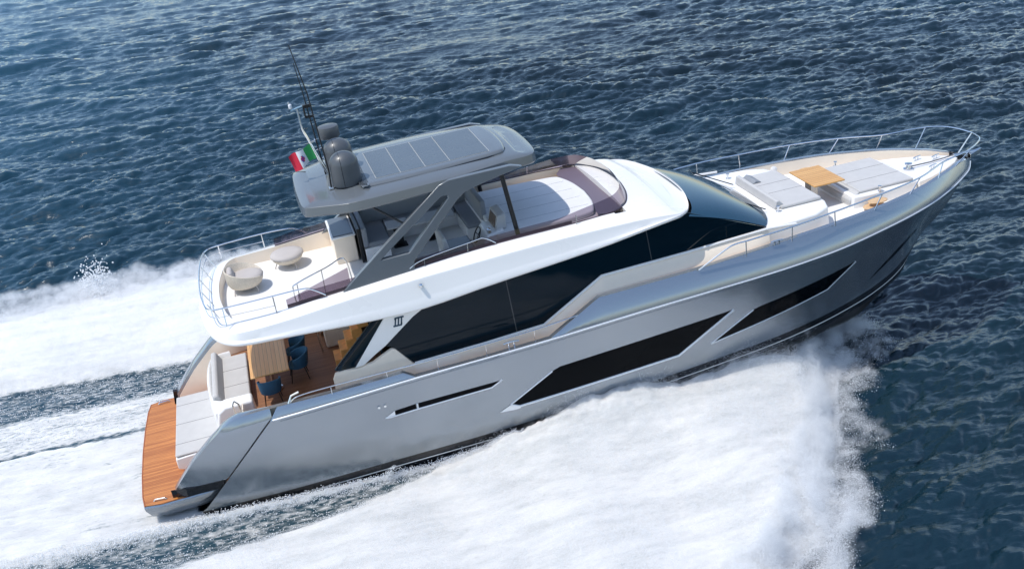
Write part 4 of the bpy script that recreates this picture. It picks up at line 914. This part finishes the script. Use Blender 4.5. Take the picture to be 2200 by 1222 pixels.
def sea_material():
    m = bpy.data.materials.new('sea_water'); m.use_nodes = True; N = m.node_tree.nodes; L = m.node_tree.links
    b = N['Principled BSDF']; out = N['Material Output']
    b.inputs['Base Color'].default_value = (0.006, 0.030, 0.055, 1); b.inputs['Roughness'].default_value = 0.06; b.inputs['IOR'].default_value = 1.52
    tc = N.new('ShaderNodeTexCoord')
    mp = N.new('ShaderNodeMapping'); mp.inputs['Scale'].default_value = (.30, 1.0, 1); mp.inputs['Rotation'].default_value = (0, 0, .1); L.new(tc.outputs['Object'], mp.inputs[0])
    n1 = N.new('ShaderNodeTexNoise'); n1.inputs['Scale'].default_value = 4.5; n1.inputs['Detail'].default_value = 5; n1.inputs['Roughness'].default_value = .58; L.new(mp.outputs[0], n1.inputs['Vector'])
    bp = N.new('ShaderNodeBump'); bp.inputs['Strength'].default_value = .5; bp.inputs['Distance'].default_value = .10; ng = N.new('ShaderNodeTexNoise'); ng.inputs['Scale'].default_value = .07; ng.inputs['Detail'].default_value = 3; L.new(mp.outputs[0], ng.inputs['Vector']); gr = N.new('ShaderNodeMapRange'); gr.inputs[1].default_value = .35; gr.inputs[2].default_value = .65; gr.inputs[3].default_value = .25; gr.inputs[4].default_value = .75; L.new(ng.outputs[0], gr.inputs[0]); L.new(gr.outputs[0], bp.inputs['Strength'])
    L.new(n1.outputs[0], bp.inputs['Height']); L.new(bp.outputs[0], b.inputs['Normal'])
    # slow random change of water colour, plus sky-reflection blue painted in along X
    n0 = N.new('ShaderNodeTexNoise'); n0.inputs['Scale'].default_value = .035; n0.inputs['Detail'].default_value = 3; L.new(tc.outputs['Object'], n0.inputs['Vector'])
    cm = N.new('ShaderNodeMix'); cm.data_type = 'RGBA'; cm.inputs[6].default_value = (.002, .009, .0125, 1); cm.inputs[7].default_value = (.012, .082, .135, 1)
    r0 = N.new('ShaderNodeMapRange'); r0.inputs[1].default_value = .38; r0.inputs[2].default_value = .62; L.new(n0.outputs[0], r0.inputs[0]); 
    sx = N.new('ShaderNodeSeparateXYZ'); L.new(tc.outputs['Object'], sx.inputs[0])          # bluer sky reflection astern, painted into the base colour
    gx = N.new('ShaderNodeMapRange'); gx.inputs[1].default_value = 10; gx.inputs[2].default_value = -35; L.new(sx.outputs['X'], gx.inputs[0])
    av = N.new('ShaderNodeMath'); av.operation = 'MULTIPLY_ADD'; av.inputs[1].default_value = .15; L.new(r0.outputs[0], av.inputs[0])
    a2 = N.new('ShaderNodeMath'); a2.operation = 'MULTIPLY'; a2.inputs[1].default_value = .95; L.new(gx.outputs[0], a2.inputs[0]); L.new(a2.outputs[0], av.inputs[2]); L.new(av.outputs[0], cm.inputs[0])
    at0 = N.new('ShaderNodeAttribute'); at0.attribute_name = 'foam'
    ar = N.new('ShaderNodeMapRange'); ar.inputs[1].default_value = .05; ar.inputs[2].default_value = .9; ar.inputs[4].default_value = .55; L.new(at0.outputs['Fac'], ar.inputs[0])
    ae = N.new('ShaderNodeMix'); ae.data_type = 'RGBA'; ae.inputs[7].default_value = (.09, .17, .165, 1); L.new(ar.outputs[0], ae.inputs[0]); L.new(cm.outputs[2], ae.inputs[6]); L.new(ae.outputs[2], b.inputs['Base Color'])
    # foam
    at = N.new('ShaderNodeAttribute'); at.attribute_name = 'foam'
    mf = N.new('ShaderNodeMapping'); mf.inputs['Scale'].default_value = (.38, 1.15, 1); mf.inputs['Rotation'].default_value = (0, 0, -.35); L.new(tc.outputs['Object'], mf.inputs[0])
    nf = N.new('ShaderNodeTexNoise'); nf.inputs['Scale'].default_value = 9.5; nf.inputs['Detail'].default_value = 5; nf.inputs['Roughness'].default_value = .62; L.new(mf.outputs[0], nf.inputs['Vector'])
    nr_ = N.new('ShaderNodeMapRange'); nr_.inputs[1].default_value = .30; nr_.inputs[2].default_value = .70; nr_.inputs[3].default_value = .0; nr_.inputs[4].default_value = 1.0; L.new(nf.outputs[0], nr_.inputs[0])
    sb = N.new('ShaderNodeMath'); sb.operation = 'SUBTRACT'; 
    sc = N.new('ShaderNodeMath'); sc.operation = 'MULTIPLY'; sc.inputs[1].default_value = 1.25; L.new(at.outputs['Fac'], sc.inputs[0])
    L.new(sc.outputs[0], sb.inputs[0]); L.new(nr_.outputs[0], sb.inputs[1])
    ms = N.new('ShaderNodeMapRange'); ms.interpolation_type = 'SMOOTHSTEP'; ms.inputs[1].default_value = -.45; ms.inputs[2].default_value = .52; L.new(sb.outputs[0], ms.inputs[0])
    gt = N.new('ShaderNodeMath'); gt.operation = 'GREATER_THAN'; gt.inputs[1].default_value = .01; L.new(at.outputs['Fac'], gt.inputs[0])
    mu = N.new('ShaderNodeMath'); mu.operation = 'MULTIPLY'; L.new(ms.outputs[0], mu.inputs[0]); L.new(gt.outputs[0], mu.inputs[1])
    fo = N.new('ShaderNodeBsdfPrincipled'); fo.inputs['Roughness'].default_value = .9; fo.inputs['Subsurface Weight'].default_value = 1.0; fo.inputs['Subsurface Radius'].default_value = (.35, .38, .40); fo.inputs['Subsurface Scale'].default_value = 1.0; fo.inputs['Specular IOR Level'].default_value = .1
    n4 = N.new('ShaderNodeTexNoise'); n4.inputs['Scale'].default_value = 1.6; n4.inputs['Detail'].default_value = 10; n4.inputs['Roughness'].default_value = .70; m4 = N.new('ShaderNodeMapping'); m4.inputs['Scale'].default_value = (.35, 1.3, 1); m4.inputs['Rotation'].default_value = (0, 0, .12); L.new(tc.outputs['Object'], m4.inputs[0]); L.new(m4.outputs[0], n4.inputs['Vector'])
    fc = N.new('ShaderNodeMix'); fc.data_type = 'RGBA'; fc.inputs[6].default_value = (.50, .505, .49, 1); fc.inputs[7].default_value = (.68, .67, .645, 1)
    r4 = N.new('ShaderNodeMapRange'); r4.inputs[1].default_value = .32; r4.inputs[2].default_value = .58; L.new(n4.outputs[0], r4.inputs[0]); L.new(r4.outputs[0], fc.inputs[0]); L.new(fc.outputs[2], fo.inputs['Base Color'])
    n5 = N.new('ShaderNodeTexNoise'); n5.inputs['Scale'].default_value = 14; n5.inputs['Detail'].default_value = 5; L.new(tc.outputs['Object'], n5.inputs['Vector'])
    b5 = N.new('ShaderNodeBump'); b5.inputs['Strength'].default_value = .3; b5.inputs['Distance'].default_value = .05; L.new(n5.outputs[0], b5.inputs['Height']); L.new(b5.outputs[0], fo.inputs['Normal'])
    mx = N.new('ShaderNodeMixShader'); L.new(mu.outputs[0], mx.inputs[0]); L.new(b.outputs[0], mx.inputs[1]); L.new(fo.outputs[0], mx.inputs[2]); L.new(mx.outputs[0], out.inputs[0])
    return m
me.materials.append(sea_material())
sea = bpy.data.objects.new('sea', me); COL.objects.link(sea); sea['kind'] = 'structure'

# ------------------------------------------------------------------ spray: droplets thrown up round the hull
def droplets(name, P, R, label=None):
    """one cloud of small drops; each vertex becomes a drop of its own radius"""
    me = bpy.data.meshes.new(name); me.vertices.add(len(P)); me.vertices.foreach_set('co', np.asarray(P, np.float32).ravel())
    a = me.attributes.new('r', 'FLOAT', 'POINT'); a.data.foreach_set('value', np.asarray(R, np.float32)); me.update()
    o = bpy.data.objects.new(name, me); COL.objects.link(o); o['kind'] = 'stuff'
    g = bpy.data.node_groups.new(name, 'GeometryNodeTree')
    g.interface.new_socket('Geometry', in_out='INPUT', socket_type='NodeSocketGeometry'); g.interface.new_socket('Geometry', in_out='OUTPUT', socket_type='NodeSocketGeometry')
    gi = g.nodes.new('NodeGroupInput'); go = g.nodes.new('NodeGroupOutput'); mp = g.nodes.new('GeometryNodeMeshToPoints'); na = g.nodes.new('GeometryNodeInputNamedAttribute'); na.data_type = 'FLOAT'
    na.inputs['Name'].default_value = 'r'; sm_ = g.nodes.new('GeometryNodeSetMaterial'); sm_.inputs['Material'].default_value = SPRAY
    g.links.new(gi.outputs[0], mp.inputs['Mesh']); g.links.new(na.outputs['Attribute'], mp.inputs['Radius']); g.links.new(mp.outputs[0], sm_.inputs[0]); g.links.new(sm_.outputs[0], go.inputs[0])
    md = o.modifiers.new('drops', 'NODES'); md.node_group = g; me.materials.append(SPRAY)
    return o
SPRAY = bpy.data.materials.new('spray_white'); SPRAY.use_nodes = True
_n = SPRAY.node_tree.nodes; _l = SPRAY.node_tree.links; _b = _n['Principled BSDF']; _b.inputs['Base Color'].default_value = (.80, .81, .82, 1); _b.inputs['Roughness'].default_value = .7
g = np.random.default_rng(21)
PP = []; RR = []
def emit(x, y, z, r): PP.append(np.stack([x, y, z], -1)); RR.append(r)
# outer edge of the starboard sheet: ragged plumes leaning outward
def plume(sgn, n, x0, x1, hmax, edge, wid):
    x = g.uniform(x0, x1, n); e = edge(x); t = g.beta(1.3, 1.6, n)
    cl = fbm(x * .9, t * 3 + 4, 4); cl2 = fbm(x * 2.6 + 7, t * 5, 3)
    y = e * (1 + 0) + (t - .62) * wid + (cl - .5) * 2.2 + (cl2 - .5) * 1.2
    x = x + g.normal(0, .12, n) + (cl2 - .5) * .8
    hgt = hmax * np.clip(.15 + 1.9 * (cl - .28), .05, 1.6) * np.clip((wid * .75 - (y - e)) / wid, 0.15, 1)
    z = g.beta(1.0, 2.4, n) * hgt
    yy = sgn * y; z = sea_height(x, yy) * 1.0 + z
    keep = g.random(n) < np.clip(.15 + 2.2 * (cl2 - .25), .05, 1)
    return x[keep], yy[keep], z[keep]
x, y, z = plume(-1, 620000, 9, 21.9, 1.3, outer, 3.0); emit(x, y, z, g.uniform(.0022, .0055, len(x)))
x, y, z = plume(-1, 30000, 9, 21.9, 1.35, outer, 3.2); emit(x, y, z, g.uniform(.006, .012, len(x)))
x, y, z = plume(1, 160000, -6, 21.5, .9, far_outer, 2.4); emit(x, y, z, g.uniform(.004, .009, len(x)))
# mist over the sheet itself
n = 420000; x = g.uniform(-1, 21.5, n); t = g.random(n); y = -(half_hull(x) + .15 + t * (np.minimum(outer(x), 11) - half_hull(x)))
c = fbm(x * .8, y * .8, 4); hm = np.interp(x, [-1, 6, 11, 15, 19, 21.5], [.12, .22, .5, .8, .7, .35]); k = (g.random(n) < np.clip((c - .3) * 3, 0, 1)) & (y < near_in(x) - .1)
z = sea_height(x, y) + g.beta(.9, 3.0, n) * hm * (.5 + c)
emit(x[k], y[k], z[k], g.uniform(.0025, .0065, k.sum()))
# chine spray and stern wash
n = 9000; x = g.uniform(-4, 10, n); y = -3.02 + g.normal(0, .07, n) - .08 * np.clip(3 - x, 0, 5) * g.random(n); z = sea_height(x, y) + np.abs(g.normal(0, .05, n)) * (.6 + fbm(x * 2, y, 3)); emit(x, y, z, g.uniform(.005, .012, n))
n = 2000; x = g.uniform(-7, 9, n); y = g.uniform(-4.4, -3.0, n); z = sea_height(x, y) + np.abs(g.normal(0, .05, n)); k = y > near_in(x) - .1; emit(x[k], y[k], z[k], g.uniform(.006, .014, k.sum()))
n = 3500; x = g.uniform(-9, 4, n); y = g.uniform(2.6, 6.4, n); z = sea_height(x, y) + np.abs(g.normal(0, .08, n)); emit(x, y, z, g.uniform(.007, .017, n))
# a splash standing on the far edge and one on the chine
n = 900; x = -2.3 + g.normal(0, .30, n); y = 13.9 + g.normal(0, .4, n); z = np.abs(g.normal(0, .55, n)); emit(x, y, z, g.uniform(.012, .035, n))
n = 220; t = g.random(n); x = 6.2 + .2 * t + g.normal(0, .06, n); y = -3.05 + g.normal(0, .04, n); z = .15 + .30 * t; emit(x, y, z, g.uniform(.004, .010, n))
droplets('spray', np.concatenate(PP), np.concatenate(RR))

# soft mist over the thrown sheets: a cloud built from puffs
PP = []; RR = []
x, y, z = plume(-1, 17000, 9.5, 21.8, 1.25, outer, 2.9); emit(x, y, z - .05, g.uniform(.09, .20, len(x)))
x, y, z = plume(1, 9000, -7, 20, 1.0, far_outer, 2.6); emit(x, y, z - .05, g.uniform(.12, .26, len(x)))
n = 26000; x = g.uniform(-2, 21.6, n); y = -(half_hull(x) + .1 + g.random(n) * (np.minimum(outer(x), 12) - half_hull(x))); k = y < near_in(x) - .25
hm = np.interp(x, [-2, 6, 11, 15, 19, 21.5], [.08, .12, .22, .34, .36, .22]); z = sea_height(x, y) + (g.beta(1, 2, n) * 1.5 * fbm(x * .7 + 5, y * .7, 3) - .12) * hm
k &= y < -(half_hull(x) + .45)
emit(x[k], y[k], z[k], g.uniform(.06, .13, k.sum()))
n = 9000; x = g.uniform(-9, 12, n); y = half_hull(x) + 3.4 + g.random(n) * (far_outer(x) - half_hull(x) - 3.4); k = y > -near_in(x) + 2.0; z = sea_height(x, y) + g.beta(1, 2, n) * .35 * fbm(x * .7 + 5, y * .7, 3); emit(x[k], y[k], z[k], g.uniform(.14, .26, k.sum()))
MIST = bpy.data.materials.new('spray_mist'); MIST.use_nodes = True
N_ = MIST.node_tree.nodes; L_ = MIST.node_tree.links; N_.clear()
pv = N_.new('ShaderNodeVolumePrincipled'); pv.inputs['Color'].default_value = (.99, .99, .99, 1); pv.inputs['Anisotropy'].default_value = 0.0
tc_ = N_.new('ShaderNodeTexCoord'); nz_ = N_.new('ShaderNodeTexNoise'); nz_.inputs['Scale'].default_value = 4.5; nz_.inputs['Detail'].default_value = 5; nz_.inputs['Roughness'].default_value = .65
mr_ = N_.new('ShaderNodeMapRange'); mr_.inputs[1].default_value = .38; mr_.inputs[2].default_value = .68; mr_.inputs[3].default_value = .12; mr_.inputs[4].default_value = 2.2
L_.new(tc_.outputs['Object'], nz_.inputs['Vector']); L_.new(nz_.outputs[0], mr_.inputs[0]); L_.new(mr_.outputs[0], pv.inputs['Density'])
mo_ = N_.new('ShaderNodeOutputMaterial'); L_.new(pv.outputs[0], mo_.inputs['Volume'])
S.cycles.volume_bounces = 5; S.cycles.volume_step_rate = 2.0
P_ = np.concatenate(PP); R_ = np.concatenate(RR)
me = bpy.data.meshes.new('spray_mist'); me.vertices.add(len(P_)); me.vertices.foreach_set('co', P_.astype(np.float32).ravel())
a = me.attributes.new('r', 'FLOAT', 'POINT'); a.data.foreach_set('value', R_.astype(np.float32)); me.update()
mo = bpy.data.objects.new('spray_mist', me); COL.objects.link(mo); mo['kind'] = 'stuff'
gg = bpy.data.node_groups.new('mist_cloud', 'GeometryNodeTree')
gg.interface.new_socket('Geometry', in_out='INPUT', socket_type='NodeSocketGeometry'); gg.interface.new_socket('Geometry', in_out='OUTPUT', socket_type='NodeSocketGeometry')
gi = gg.nodes.new('NodeGroupInput'); go = gg.nodes.new('NodeGroupOutput'); mp_ = gg.nodes.new('GeometryNodeMeshToPoints'); na = gg.nodes.new('GeometryNodeInputNamedAttribute'); na.data_type = 'FLOAT'; na.inputs['Name'].default_value = 'r'
pvn = gg.nodes.new('GeometryNodePointsToVolume'); pvn.resolution_mode = 'VOXEL_SIZE'; pvn.inputs['Voxel Size'].default_value = .075; pvn.inputs['Density'].default_value = 1.0
smn = gg.nodes.new('GeometryNodeSetMaterial'); smn.inputs['Material'].default_value = MIST
gg.links.new(gi.outputs[0], mp_.inputs['Mesh']); gg.links.new(na.outputs['Attribute'], mp_.inputs['Radius']); gg.links.new(mp_.outputs[0], pvn.inputs['Points']); gg.links.new(na.outputs['Attribute'], pvn.inputs['Radius'])
gg.links.new(pvn.outputs[0], smn.inputs[0]); gg.links.new(smn.outputs[0], go.inputs[0])
mo.modifiers.new('mist', 'NODES').node_group = gg; me.materials.append(MIST)
